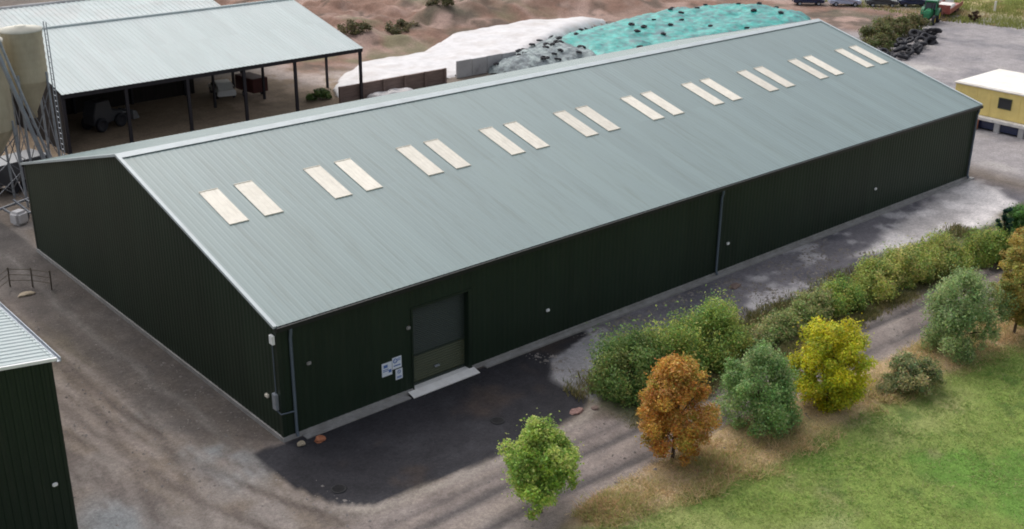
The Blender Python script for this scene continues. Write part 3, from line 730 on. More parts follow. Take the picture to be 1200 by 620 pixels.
bw = MB(); bw.box(0, 17.0, BW + 0.12, BW + 0.2, 0, BE + BS * BW - 0.2); bw.build('back_wall', M['barn_wall'], barn)
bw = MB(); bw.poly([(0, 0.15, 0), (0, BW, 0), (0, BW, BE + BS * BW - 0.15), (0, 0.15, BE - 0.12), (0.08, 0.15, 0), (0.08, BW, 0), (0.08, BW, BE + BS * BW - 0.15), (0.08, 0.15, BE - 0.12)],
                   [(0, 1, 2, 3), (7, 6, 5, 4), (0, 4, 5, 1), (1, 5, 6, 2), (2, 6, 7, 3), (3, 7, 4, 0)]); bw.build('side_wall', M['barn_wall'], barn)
# second barn
b2 = empty('cattle_shed', (2.0, 62.8, 0)); tag(b2, 'farther barn with paler stained roof rising behind the open barn', 'barn')
rf = MB()
ribbed(rf, (-14, 0, 6.0), (1, 0, 0), 45.0, 9.6 * math.hypot(1, .2), (0, 1 / math.hypot(1, .2), .2 / math.hypot(1, .2)), (0, -.2 / math.hypot(1, .2), 1 / math.hypot(1, .2)), 0.5, 0.05, 0.5)
ribbed(rf, (31, 19.2, 6.0), (-1, 0, 0), 45.0, 9.6 * math.hypot(1, .2), (0, -1 / math.hypot(1, .2), .2 / math.hypot(1, .2)), (0, .2 / math.hypot(1, .2), 1 / math.hypot(1, .2)), 0.5, 0.05, 0.5)
r2o = rf.build('roof', M['fibre_roof'], b2, fix=False)
rcap = MB(); rcap.tube([(-14, 9.6, 7.95), (31, 9.6, 7.95)], 0.18, 8); rcap.build('ridge_cap', M['panel'], r2o)
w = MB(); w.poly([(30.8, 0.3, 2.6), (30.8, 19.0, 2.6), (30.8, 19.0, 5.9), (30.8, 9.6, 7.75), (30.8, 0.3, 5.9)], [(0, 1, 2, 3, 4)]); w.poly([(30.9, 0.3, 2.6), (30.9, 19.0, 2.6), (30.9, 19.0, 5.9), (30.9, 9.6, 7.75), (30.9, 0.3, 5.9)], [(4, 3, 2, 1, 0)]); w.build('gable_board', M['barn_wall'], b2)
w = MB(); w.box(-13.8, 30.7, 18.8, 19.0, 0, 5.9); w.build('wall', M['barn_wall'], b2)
for px in np.linspace(-13.5, 30.6, 9):
    q = MB(); q.box(px - 0.12, px + 0.12, 0.2, 0.45, -0.3, 5.95); q.build('post', M['dark_steel'], b2)

# things in and round the barn ----------------------------------------------
def wheel(parent, x, y, z, r, wd, rim='galv', name='wheel', rr=0.58):
    t = MB()
    t.lathe([(r * rr, -wd / 2), (r * 0.9, -wd / 2), (r, -wd * 0.32), (r, wd * 0.32), (r * 0.9, wd / 2), (r * rr, wd / 2)], 22, 'y', (0, 0, 0), True)
    o = t.build(name, M['rubber'], parent); o.location = (x, y, z)
    k = MB(); k.lathe([(0.001, -wd * 0.3), (r * 0.25, -wd * 0.36), (r * rr * 0.9, -wd * 0.22), (r * rr, -wd * 0.45), (r * rr, wd * 0.45), (r * rr * 0.9, wd * 0.22), (r * 0.25, wd * 0.36), (0.001, wd * 0.3)], 18, 'y')
    k.build('rim', M[rim], o)
    return o

def car(name, loc, rz, mat, label, grp=None, van=False):
    t = empty(name, loc, rz); tag(t, label, 'van' if van else 'car', grp)
    Lc, Wc = (4.9, 1.9) if van else (4.3, 1.75)
    if van:
        side = [(-2.4, .35), (2.4, .35), (2.45, .9), (1.75, 1.15), (1.2, 1.95), (-2.35, 2.0), (-2.42, .9)]
    else:
        side = [(-2.1, .35), (2.1, .35), (2.14, .75), (1.15, .95), (.45, 1.42), (-1.0, 1.44), (-1.75, 1.0), (-2.14, .9)]
    b = MB()
    n = len(side)
    rows = [(-Wc / 2, 0.0), (-Wc / 2 + .02, 0.0), (Wc / 2 - .02, 0.0), (Wc / 2, 0.0)]
    P = []
    for k, yy in enumerate((-Wc / 2, Wc / 2)):
        for (x, z) in side:
            s_ = 1.0 if z < 1.0 else 0.84
            P.append((x, yy * s_, z))
    F = [tuple(range(n)), tuple(range(2 * n - 1, n - 1, -1))] + [(i, n + i, n + (i + 1) % n, (i + 1) % n) for i in range(n)]
    b.poly(P, F); b.build('body', M[mat], t, bevel=0.06)
    gl = MB()
    if van:
        wins = [[(1.62, 1.2), (1.12, 1.85), (0.5, 1.85), (0.5, 1.2)]]
        ws = [(1.74, 1.2), (1.24, 1.88)]
    else:
        wins = [[(0.98, 1.02), (0.42, 1.36), (-.2, 1.38), (-.2, 1.0)], [(-.28, 1.0), (-.28, 1.38), (-.95, 1.36), (-1.55, 1.04)]]
        ws = [(1.1, 1.0), (0.5, 1.37)]
    for q in wins:
        for s_ in (-1, 1):
            gl.poly([(x, s_ * (Wc / 2 * (1 - .16 * max(0, (z - .95) / .45) if not van else 1 - .16 * max(0, (z - .95) / 1.0)) + .012), z) for x, z in q], [(0, 1, 2, 3)])
    yb = Wc / 2 * 0.8
    gl.poly([(ws[0][0] + .02, -yb, ws[0][1]), (ws[0][0] + .02, yb, ws[0][1]), (ws[1][0] + .03, yb * .95, ws[1][1]), (ws[1][0] + .03, -yb * .95, ws[1][1])], [(0, 1, 2, 3)])
    gl.build('window', M['glass'], t)
    for sx in (-1.3, 1.3):
        for sy in (-1, 1):
            wheel(t, sx, sy * (Wc / 2 - .08), .32, .32, .2)
    for sy in (-.6, .6):
        h = MB(); h.box(Lc / 2 - .02 - .03, Lc / 2 + .0, sy - .16, sy + .16, .62, .76); h.build('headlight', M['white'], t)
    return t

car('parked_car', (28.2, 59.0, 0), R(75), 'car_white', 'white car parked in the shade under the open barn roof')
# dark red trailer in the barn
tr = empty('livestock_trailer', (30.4, 57.2, 0), R(95)); tag(tr, 'dark red boxy trailer standing beside a post under the open barn', 'trailer')
b = MB(); b.box(-1.5, 1.5, -.85, .85, .55, 1.9); b.build('body', M['dark_red'], tr, bevel=.05)
b = MB(); b.bar((1.5, -.5, .55), (2.6, 0, .5), .1); b.bar((1.5, .5, .55), (2.6, 0, .5), .1); b.build('drawbar', M['dark_steel'], tr)
for sy in (-.95, .95): wheel(tr, -.2, sy, .35, .35, .2)
# tipped machinery in the dark left bay
ml = empty('loader_machine', (14.9, 55.0, 0), R(20)); tag(ml, 'dark farm machine standing deep in the shaded left bay of the open barn', 'farm machine')
b = MB(); b.prism([(-1.6, .6), (1.5, .6), (1.6, 1.3), (.5, 1.5), (.2, 2.5), (-1.2, 2.5), (-1.6, 1.5)], -.7, .7); b.build('body', M['car_grey'], ml, bevel=.05)
b = MB(); b.bar((1.2, -.5, 1.2), (2.6, -.5, .9), .12); b.bar((1.2, .5, 1.2), (2.6, .5, .9), .12); b.prism([(2.5, .3), (3.2, .3), (2.9, 1.0), (2.5, 1.1)], -.9, .9); b.build('loader_bucket', M['steel'], ml)
for sx in (-1, 1.1):
    for sy in (-.85, .85): wheel(ml, sx, sy, .6, .6, .35, 'dark_steel')
# ------------------------------------------------------------------ feed bins, auger and ladder at the left edge
def feed_bin(loc, r, zb, zt, label, ladder=False):
    t = empty('feed_bin', loc); tag(t, label, 'feed bin', 'khaki feed bins by the open barn')
    b = MB()
    prof = [(r, zb)]
    k = 7
    for i in range(k):
        a = zb + (zt - zb) * i / k; c = zb + (zt - zb) * (i + 1) / k
        prof += [(r, a + .05), (r + .03, a + (c - a) * .5), (r, c - .05)]
    prof += [(r, zt)]
    b.lathe(prof, 28); b.build('bin_body', M['bin_tan'], t)
    b = MB(); b.lathe([(r + .06, zt - .1), (r + .06, zt + .03), (r * .3, zt + .16), (r * .28, zt + .24), (.001, zt + .25)], 28); b.build('bin_lid', M['bin_top'], t)
    b = MB(); b.lathe([(r, zb), (.28, zb - 2.3), (.28, zb - 2.7), (.001, zb - 2.7)], 28); b.build('hopper', M['bin_tan'], t)
    for k in range(4):
        a = math.pi / 4 + k * math.pi / 2
        q = MB(); q.tube([(r * 1.02 * math.cos(a), r * 1.02 * math.sin(a), zb + .6), (r * 1.12 * math.cos(a), r * 1.12 * math.sin(a), -.2)], .09, 8); q.build('leg', M['galv'], t)
        a2 = a + math.pi / 2
        q = MB()
        for (h0, h1) in ((.6, 2.6), (2.6, .6), (2.6, zb - .4), (zb - .4, 2.6)):
            q.bar((r * 1.1 * math.cos(a), r * 1.1 * math.sin(a), h0), (r * 1.1 * math.cos(a2), r * 1.1 * math.sin(a2), h1), .05)
        q.build('brace', M['steel'], t)
    if ladder:
        q = MB()
        for s_ in (-.25, .25): q.bar((r + .35, s_, 0), (r + .35, s_, zt + .3), .06)
        for i in range(int(zt / .4)): q.bar((r + .35, -.25, .4 + .4 * i), (r + .35, .25, .4 + .4 * i), .045)
        q.build('ladder', M['galv'], t)
    return t
feed_bin((4.75, 41.6, 0), 1.35, 8.2, 11.75, 'khaki feed bin on braced steel legs, right one beside the barn roof', True)
feed_bin((1.2, 40.2, 0), 1.7, 5.6, 11.6, 'larger khaki feed bin cut by the left edge of the photo')
t = MB(); t.tube([(1.7, 38.2, 12.1), (4.1, 38.6, 2.9), (4.2, 38.6, .6)], .15, 12); t.tube([(2.1, 38.1, 12.0), (4.45, 38.5, 2.9)], .09, 8)
tag(t.build('auger_pipe', M['galv']), 'long sloping blue grey auger pipe running down in front of the khaki bins', 'auger')
# yard clutter below the bins
cl = empty('roller_frame', (2.4, 37.2, 0), .4); tag(cl, 'low dark steel machine frame lying below the khaki bins', 'farm machine')
b = MB()
for i in range(5): b.bar((-2 + i, -.7, .5), (-2 + i, .7, .9 + .3 * (i % 2)), .12)
b.bar((-2.2, -.7, .5), (2.3, -.7, .5), .14); b.bar((-2.2, .7, .9), (2.3, .7, .9), .14); b.build('frame', M['steel'], cl)
for sx in (-1.6, 1.6): wheel(cl, sx, -.8, .4, .4, .22)
tt_ = empty('tipping_trailer', (3.2, 43.4, 0), .25); tag(tt_, 'dark high sided trailer standing in the shade behind the khaki bins', 'trailer')
b = MB(); b.prism([(-2.2, .8), (2.2, .8), (2.45, 2.3), (-2.4, 2.3)], -1.1, 1.1); b.build('body', M['car_grey'], tt_, bevel=.04)
b = MB(); b.bar((2.2, -.5, .7), (3.5, 0, .5), .12); b.bar((2.2, .5, .7), (3.5, 0, .5), .12); b.build('drawbar', M['dark_steel'], tt_)
for sx in (-.7, .4):
    for sy in (-1.0, 1.0): wheel(tt_, sx, sy, .5, .5, .3, 'dark_steel')
b = MB(); b.box(-.5, .5, -.45, .45, 0, .95)
o = b.build('bulk_bag', M['white_sheet'], bevel=.18); o.location = (.9, 35.8, 0); o.rotation_euler = (0, 0, .4); tag(o, 'squat white bulk bag standing on the dirt at the left edge', 'bulk bag')

# ------------------------------------------------------------------ silage clamp: walls, sheets, tyres
wl = empty('sleeper_wall', (35.4, 49.75, 0)); tag(wl, 'low brown wall of stacked timber sleepers in front of the white sheeting', 'wall')
b = MB()
for i in range(4):
    for k in range(5):
        b.box(k * 2.5 + .01, k * 2.5 + 2.49, -.12 + .01 * ((i + k) % 2), .12, i * .36, i * .36 + .34)
b.build('boards', M['sleeper'], wl)
for k in range(6):
    q = MB(); q.box(k * 2.48 - .1, k * 2.48 + .1, -.33, -.13, -.3, 1.5); q.build('post', M['sleeper'], wl)
wl = empty('concrete_wall', (49.9, 50.4, 0)); tag(wl, 'low grey concrete panel wall between white sheeting and tyre covered silage', 'wall')
for k in range(4):
    b = MB(); b.box(k * 2.0 + .02, k * 2.0 + 1.98, -.1, .1, 0, 1.75 - .03 * (k % 2)); b.build('panel', M['panel'], wl, bevel=.03)

def mound(name, poly, hmax, ramp, mat, label, cat, nz=0.25, nsc=4, step=0.35, seed=0, axis_h=None):
    xs = np.arange(min(p[0] for p in poly) - 1, max(p[0] for p in poly) + 1, step)
    ys = np.arange(min(p[1] for p in poly) - 1, max(p[1] for p in poly) + 1, step)
    X, Y = np.meshgrid(xs, ys, indexing='ij')
    d = sdpoly(X + 1.2 * fbm(X, Y, 4, seed + 3, 3), Y + 1.2 * fbm(X, Y, 4, seed + 4, 3), poly)
    H = hmax(X, Y) if callable(hmax) else hmax
    t = np.clip((d + .3) / ramp, 0, 1)
    prof = np.sqrt(np.clip(1 - (1 - t) ** 2, 0, 1))
    Z = H * prof + nz * fbm(X, Y, nsc, seed, 5) * np.clip(t * 3, 0, 1) - .12
    I = np.arange(X.size).reshape(X.shape)
    ok = (d[:-1, :-1] > -.35) & (d[1:, 1:] > -.35) & (d[1:, :-1] > -.35) & (d[:-1, 1:] > -.35)
    Q = np.stack([I[:-1, :-1], I[1:, :-1], I[1:, 1:], I[:-1, 1:]], -1)[ok]
    u, inv = np.unique(Q, return_inverse=True)
    V = np.stack([X, Y, Z], -1).reshape(-1, 3)[u]
    me = bpy.data.meshes.new(name); me.from_pydata(V.tolist(), [], inv.reshape(-1, 4).tolist())
    me.polygons.foreach_set('use_smooth', [True] * len(Q)); me.materials.append(M[mat])
    o = bpy.data.objects.new(name, me); COL.objects.link(o)
    if label: tag(o, label, cat)
    def hz(x, y):
        a = np.argmin(np.abs(xs - x)); b_ = np.argmin(np.abs(ys - y)); return float(Z[a, b_]), float(d[a, b_])
    return o, hz
mound('plastic_sheet', [(36.0, 51.6), (39, 50.4), (48, 50.6), (49.5, 51), (58, 51.3), (63, 54.2), (74, 58.5), (82, 60.6), (80, 63.5), (70, 65.5), (61.5, 66), (54, 61.6), (46, 62), (40, 57)],
      lambda x, y: .55 + .8 * sstep(50, 68, x), 1.6, 'white_sheet', 'broad sheet of white plastic spread over the low heap behind the timber wall', 'plastic sheet', .5, 4, .3, 5)
mound('crumpled_sheet', [(38.6, 48.4), (38.4, 49.3), (41.4, 49.4), (42.6, 48.9), (41.5, 48.2)], .55, .5, 'white_sheet', 'small crumpled white sheet lying against the foot of the brown timber wall', 'plastic sheet', .5, .9, .12, 15)
TEAL = [(63.5, 43), (63.5, 54.0), (74, 57.6), (90, 60.0), (100, 58.6), (105, 54), (105, 47), (100, 42.5), (84, 41)]
NET = [(54.5, 44.5), (54.2, 50.0), (58.5, 52.6), (64.0, 54.8), (69, 56), (68, 50.5), (64.8, 43.2)]
_, hz_t = mound('silage_sheet', TEAL, lambda x, y: 1.75, 4.5, 'teal_sheet', 'bright teal sheet covering the silage heap behind the roof ridge', 'silage sheet', .85, 2.0, .22, 8)
_, hz_n = mound('silage_net', NET, 1.9, 4.5, 'grey_net', 'rumpled grey netting over the left end of the silage heap beside the concrete wall', 'silage net', 1.3, 1.6, .22, 9)

tm = MB(); tm.lathe([(.2, -.09), (.3, -.11), (.38, -.07), (.39, 0), (.38, .07), (.3, .11), (.2, .09)], 16, 'z', (0, 0, 0), True)
tyre0 = tm.build('tyre', M['rubber'])
first = [True]
def tyre(loc, rot, label, grp, sc=1.0):
    o = tyre0 if first[0] else tyre0.copy()
    if not first[0]: COL.objects.link(o)
    first[0] = False
    o.location = loc; o.rotation_euler = rot; o.scale = (sc, sc, sc)
    tag(o, label, 'tyre', grp)
rr = random.Random(5)
n = 0
while n < 24:
    x = rr.uniform(64, 104); y = rr.uniform(42, 59)
    z, d = hz_t(x, y)
    if d < .8: continue
    tyre((x, y, z + .12), (rr.uniform(-.15, .15), rr.uniform(-.15, .15), 0), 'old black tyre lying on the teal silage sheet', 'tyres weighing down the teal sheet', rr.uniform(.75, 1.05)); n += 1
n = 0
while n < 30:
    x = rr.uniform(54, 68); y = rr.uniform(44, 56)
    z, d = hz_n(x, y)
    if d < .4: continue
    tyre((x, y, z + .12), (rr.uniform(-.25, .25), rr.uniform(-.25, .25), 0), 'old black tyre lying on the grey silage netting', 'tyres weighing down the grey netting', rr.uniform(.75, 1.0)); n += 1
# tyre pile at the right
n = 0
for i in range(46):
    tt = rr.random()
    x = 92 + 17.0 * tt + rr.uniform(-1.2, 1.2); y = 27.2 + 4.2 * tt + rr.uniform(-1.3, 1.6)
    tyre((x, y, gz(x, y) + .15 + rr.choice((0, .22, .45, .7))), (rr.uniform(-.6, .6), rr.uniform(-.6, .6), 0), 'old black tyre heaped at the yard edge below the weedy bank', 'tyres heaped beyond the far gable', rr.uniform(1.2, 1.9))

# ------------------------------------------------------------------ plants
def leaf_mesh(name, P, Nrm, size, tint, mat, parent, aspect=0.6, rng=RNG):
    n = len(P)
    a = rng.normal(size=(n, 3)); a -= Nrm * np.sum(a * Nrm, 1, keepdims=True)
    a /= np.linalg.norm(a, axis=1, keepdims=True) + 1e-9
    b = np.cross(Nrm, a)
    s = size[:, None]
    V = np.stack([P - a * s, P + b * s * aspect, P + a * s, P - b * s * aspect], 1).reshape(-1, 3)
    me = bpy.data.meshes.new(name)
    me.vertices.add(4 * n); me.vertices.foreach_set('co', V.astype(np.float32).ravel())
    me.loops.add(4 * n); me.loops.foreach_set('vertex_index', np.arange(4 * n, dtype=np.int32))
    me.polygons.add(n); me.polygons.foreach_set('loop_start', np.arange(0, 4 * n, 4, dtype=np.int32))
    try: me.polygons.foreach_set('loop_total', np.full(n, 4, dtype=np.int32))
    except Exception: pass
    me.update(calc_edges=True)
    ca = me.color_attributes.new('tint', 'FLOAT_COLOR', 'POINT')
    c = np.concatenate([np.repeat(tint, 4, 0), np.ones((4 * n, 1))], 1).astype(np.float32)
    ca.data.foreach_set('color', c.ravel())
    me.materials.append(mat)
    o = bpy.data.objects.new(name, me); COL.objects.link(o); o.parent = parent
    return o

def plant(name, loc, rx, ry, h, shape, palette, nclump, nleaf, leaf, label, cat, grp=None, soft=.33, fuzz=.05, trunk_r=0.09, base=0.15, seed=1, upright=0.0, crownname='crown', trunkname='trunk', wild=0.25):
    rng = np.random.default_rng(seed)
    rx, ry, h, nleaf, leaf = rx * .84, ry * .84, h * .90, int(nleaf * 1.45), leaf * .74
    t = empty(name, loc); tag(t, label, cat, grp)
    # clump centres through the crown volume, fuller to the outside
    cc = []; cr = []
    ph = rng.uniform(0, 6.28, 6)
    while len(cc) < nclump:
        u = rng.uniform(0, 1)
        ang = rng.uniform(0, 2 * math.pi)
        prof = shape(u)
        if rng.uniform() > prof + .15: continue
        lump = 1 + wild * (math.sin(2 * ang + ph[0] + 3 * u) * .5 + math.sin(3 * ang + ph[1] - 4 * u) * .4 + math.sin(5 * ang + ph[2] + 7 * u) * .3)
        rad = prof * lump * math.sqrt(rng.uniform(.12, 1.0))
        cc.append((rx * rad * math.cos(ang), ry * rad * math.sin(ang), h * (base + (1 - base) * u) + rng.normal() * .04 * h))
        cr.append(rng.uniform(.4, 1.05))
    cc = np.array(cc); cr = np.array(cr)
    rc_ = soft * (rx + ry) / 2 * cr
    per = rng.multinomial(nleaf, cr ** 2 / np.sum(cr ** 2))
    idx = np.repeat(np.arange(nclump), per)
    n = len(idx)
    d = rng.normal(size=(n, 3)); d /= np.linalg.norm(d, axis=1, keepdims=True)
    r = rng.uniform(0, 1, n) ** .55
    P = cc[idx] + d * (r * rc_[idx])[:, None] * np.array([1, 1, .85 + .8 * upright])
    # stray sprays beyond the outline
    k = rng.uniform(size=n) < fuzz
    P[k] += d[k] * (rc_[idx][k] * rng.uniform(.3, .9, k.sum()))[:, None]
    P[k, 2] += upright * .25
    P[:, 2] = np.maximum(P[:, 2], .06 + rng.uniform(0, .2, n))
    out = P - np.array([0, 0, h * .45]); out /= np.linalg.norm(out, axis=1, keepdims=True) + 1e-9
    Nn = out * .45 + rng.normal(size=(n, 3)) * .6 + np.array([0, 0, .45]); Nn /= np.linalg.norm(Nn, axis=1, keepdims=True)
    pal = np.array(palette)
    ct = rng.choice(len(pal), nclump, p=None)
    pick = np.where(rng.uniform(size=n) < .6, ct[idx], rng.choice(len(pal), n))
    ctone = rng.uniform(.78, 1.22, nclump)
    tint = pal[pick] * ctone[idx][:, None] * rng.uniform(.7, 1.3, (n, 1)) * (1 + .10 * rng.normal(size=(n, 3)))
    tint = np.clip(tint, .004, .8)
    size = leaf * rng.uniform(.5, 1.6, n)
    leaf_mesh(crownname, P, Nn, size, tint, M['leaf'], t, .55, rng)
    # trunk and limbs
    b = MB()
    top = h * .72
    pts = [(0.03 * math.sin(3 * q), 0.03 * math.cos(2 * q), -.15 + (top + .15) * q) for q in np.linspace(0, 1, 6)]
    b.tube(pts, [trunk_r * (1 - .8 * q) for q in np.linspace(0, 1, 6)], 8)
    for j in rng.choice(nclump, min(nclump, 12), replace=False):
        c = cc[j]
        z0_ = min(c[2] * .55, top * .8) + .05
        b.tube([(0, 0, z0_), (c[0] * .5, c[1] * .5, (z0_ + c[2]) / 2 + .1), tuple(c)], [trunk_r * .45, trunk_r * .3, trunk_r * .12], 5)
    b.build(trunkname, M['bark'], t)
    return t

ovoid = lambda u: (math.sin(math.pi * min(1, max(0, u * .93 + .05))) ** .62)
cone = lambda u: max(0.08, (1 - u) ** .62 * min(1, (u + .1) / .28) * 1.05)
bushy = lambda u: (1 - max(0, (u - .25) / .75) ** 2.6) ** .5 * min(1, .88 + u)
egg = lambda u: min(1, .9 + .5 * u) * (1 - max(0, (u - .25) / .75) ** 1.5) ** .8 + .04
dome = lambda u: math.sqrt(max(0.02, 1 - (max(0, u - .12) / .88) ** 2)) * min(1, .75 + u)
pear = lambda u: max(.1, min(1, (u + .12) / .38) * (1 - u) ** .5 * 1.25)
def sap(name, x, y, *a, **k):
    return plant(name, (x, y, gz(x, y)), *a, **k)

G = 'saplings along the verge'
sap('lime_sapling', 5.15, -11.6, 2.05, 1.95, 4.5, egg, [(.42, .56, .10), (.31, .47, .08), (.52, .60, .17), (.22, .35, .07)], 90, 22000, .075, 'bright lime green sapling nearest the bottom of the photo beside the track', 'tree', G, seed=21, base=.27, wild=.28)
sap('autumn_sapling', 12.2, -12.5, 2.0, 1.95, 5.55, egg, [(.60, .29, .06), (.54, .23, .055), (.62, .38, .08), (.42, .34, .07), (.66, .38, .12)], 120, 27000, .07, 'rusty orange egg shaped young tree on the verge', 'tree', G, seed=122, base=.2, wild=.05)
sap('green_sapling', 17.5, -12.9, 2.25, 2.1, 3.9, bushy, [(.23, .37, .12), (.28, .42, .16), (.18, .31, .10), (.34, .43, .18)], 90, 21000, .07, 'soft mid green bushy tree between the orange and the yellow ones', 'tree', G, seed=23, base=.05, upright=.2, wild=.2)
sap('yellow_sapling', 21.5, -14.0, 2.15, 2.1, 4.6, ovoid, [(.68, .62, .03), (.54, .54, .04), (.76, .66, .06), (.36, .42, .04)], 120, 27000, .075, 'bright yellow round young tree on the verge', 'tree', G, seed=24, base=.03, wild=.12)
sap('willow_sapling', 31.7, -15.0, 2.3, 2.15, 4.6, bushy, [(.32, .42, .17), (.26, .36, .15), (.42, .50, .22), (.19, .28, .11)], 90, 22000, .07, 'grey green feathery tree at the field edge right of the yellow one', 'tree', G, seed=25, base=.03, upright=.5, wild=.3)
sap('verge_bush', 26.2, -15.6, 1.9, 1.4, 1.45, bushy, [(.24, .29, .12), (.34, .34, .15), (.18, .24, .11), (.44, .38, .19)], 50, 9000, .07, 'low dull green bush in the dry grass between yellow and grey green trees', 'bush', seed=26, base=.02)
sap('tan_tree', 35.6, -16.2, 1.9, 1.8, 6.6, ovoid, [(.40, .36, .095), (.44, .33, .085), (.30, .34, .095), (.52, .41, .12)], 90, 20000, .08, 'olive and tan leaved tree at the right edge above the field', 'tree', G, seed=27, base=.16)
sap('tan_tree', 38.6, -15.4, 1.9, 1.8, 5.6, ovoid, [(.34, .30, .085), (.42, .34, .085), (.24, .27, .085)], 70, 15000, .08, 'yellowish olive tree behind the tan tree at the right edge', 'tree', G, seed=28, base=.1)

HG = 'bushes of the hedge along the track'
dk = [(.17, .275, .075), (.125, .23, .07), (.23, .325, .09), (.31, .35, .11)]
yg = [(.35, .45, .10), (.26, .38, .09), (.47, .50, .13), (.18, .30, .08)]
yl = [(.50, .51, .13), (.36, .44, .11), (.58, .54, .20), (.22, .32, .09)]
dl = [(.30, .38, .13), (.38, .41, .16), (.21, .30, .10), (.48, .44, .21)]
hb = [(15.6, -6.6, 2.5, 2.0, 2.7, dk, 'dense dark green bush at the near left end of the hedge'),
      (18.6, -6.6, 2.3, 1.9, 2.5, yg, 'second bush of the hedge, green and full, behind the orange tree'),
      (21.6, -7.0, 2.3, 1.8, 2.75, yg, 'tall yellow green bush of the hedge above the green sapling'),
      (24.2, -7.5, 1.5, 1.15, 1.05, dl, 'low bush in the dip of the hedge right of the tall one'),
      (26.6, -7.6, 1.5, 1.15, 1.0, dl, 'low straggly hedge bush behind the yellow sapling'),
      (29.2, -7.6, 1.8, 1.3, 1.55, dl, 'dull green hedge bush rising right of the yellow sapling'),
      (32.0, -7.7, 1.9, 1.3, 1.55, yg, 'mid green hedge bush beside the pale path, left of the yellowish ones'),
      (35.2, -7.8, 2.1, 1.5, 1.9, yl, 'yellowish hedge bush beside the pale slab, first of three'),
      (38.5, -8.0, 2.2, 1.6, 2.0, yl, 'yellowish hedge bush beside the pale slab, middle of three'),
      (41.8, -8.5, 2.2, 1.6, 2.1, yl, 'yellowish hedge bush beside the pale slab, last of three'),
      (45.0, -9.6, 1.9, 1.5, 2.0, yg, 'green hedge bush near the far right end of the hedge')]
for i, (x, y, rx, ry_, h, pal, lab) in enumerate(hb):
    plant('hedge_bush', (x, y, gz(x, y)), rx, ry_, h, bushy, pal, 60, int(4200 * rx * h ** .6), .075, lab, 'hedge bush', HG, soft=.42, fuzz=.10, upright=.5, seed=50 + i, base=.02, crownname='foliage', trunkname='stems', trunk_r=.06, wild=.2)
plant('evergreen_shrub', (46.6, -9.6, 0), .75, .75, 3.6, lambda u: max(.15, (1 - u) ** .35), [(.02, .075, .05), (.03, .09, .055), (.02, .05, .04)], 34, 4500, .07, 'narrow dark blue green evergreen at the right end of the hedge', 'shrub', seed=80, base=.02, crownname='foliage', trunkname='stems', wild=.08)
plant('hedge_bush', (48.6, -10.3, 0), 1.9, 1.7, 3.7, bushy, [(.11, .25, .06), (.15, .30, .075), (.08, .17, .05)], 60, 15000, .085, 'fresh green bush at the right edge behind the narrow evergreen', 'hedge bush', HG, seed=81, base=.02, crownname='foliage', trunkname='stems')
plant('hedge_bush', (45.4, -12.4, 0), 1.9, 1.7, 3.2, bushy, [(.40, .31, .085), (.28, .28, .085), (.46, .29, .07)], 60, 15000, .085, 'tan and orange tinged bush at the right edge below the fresh green one', 'hedge bush', HG, seed=82, base=.02, crownname='foliage', trunkname='stems')
# weedy bank above the tyres
for i, (x, y, rx, h) in enumerate([(99.5, 33.2, 3.4, 2.3), (104.5, 34.6, 3.6, 2.6), (109.5, 35.2, 3.0, 2.0), (95.5, 30.8, 2.6, 1.7)]):
    plant('bramble_bush', (x, y, gz(x, y)), rx, 2.4, h, dome, [(.15, .17, .06), (.20, .19, .08), (.11, .14, .05), (.25, .21, .11)], 40, 4200, .14,
          ['sprawling olive bramble behind the tyre heap, second from the roof edge', 'largest olive bramble in the middle of the weedy bank', 'olive bramble at the tractor end of the weedy bank', 'olive bramble half hidden by the far roof edge'][i], 'bush', 'brambles on the weedy bank', seed=90 + i, base=.02, crownname='foliage', trunkname='stems', trunk_r=.05)
plant('nettle_patch', (34.7, 51.6, 0), 2.2, 1.0, .9, bushy, [(.10, .17, .05), (.14, .20, .06), (.07, .13, .04)], 24, 3500, .09, 'low green weed patch on the barn floor edge by the corner post', 'weeds', seed=120, base=.02, crownname='foliage', trunkname='stems', trunk_r=.04)
plant('dead_shrub', (121.9, 33.3, gz(121.9, 33.3)), 1.0, 1.0, 1.5, dome, [(.10, .06, .04), (.15, .10, .06)], 16, 900, .12, 'small dark brown shrub on the dry grass right of the trailer', 'shrub', seed=99, base=.02, crownname='foliage', trunkname='stems', trunk_r=.05)
for i, (x, y) in enumerate([(58, 71), (66, 73.5), (51.5, 71)]):
    plant('scrub_bush', (x, y, gz(x, y) - .2), 2.6, 1.8, 1.3, dome, [(.14, .13, .06), (.19, .16, .09), (.11, .11, .05)], 26, 1500, .16,
          ['olive scrub patch on the brown bank, middle of three', 'olive scrub patch on the brown bank, right of three', 'olive scrub patch on the brown bank nearest the barn corner'][i], 'bush', 'scrub on the brown bank', seed=110 + i, base=.02, crownname='foliage', trunkname='stems', trunk_r=.05)

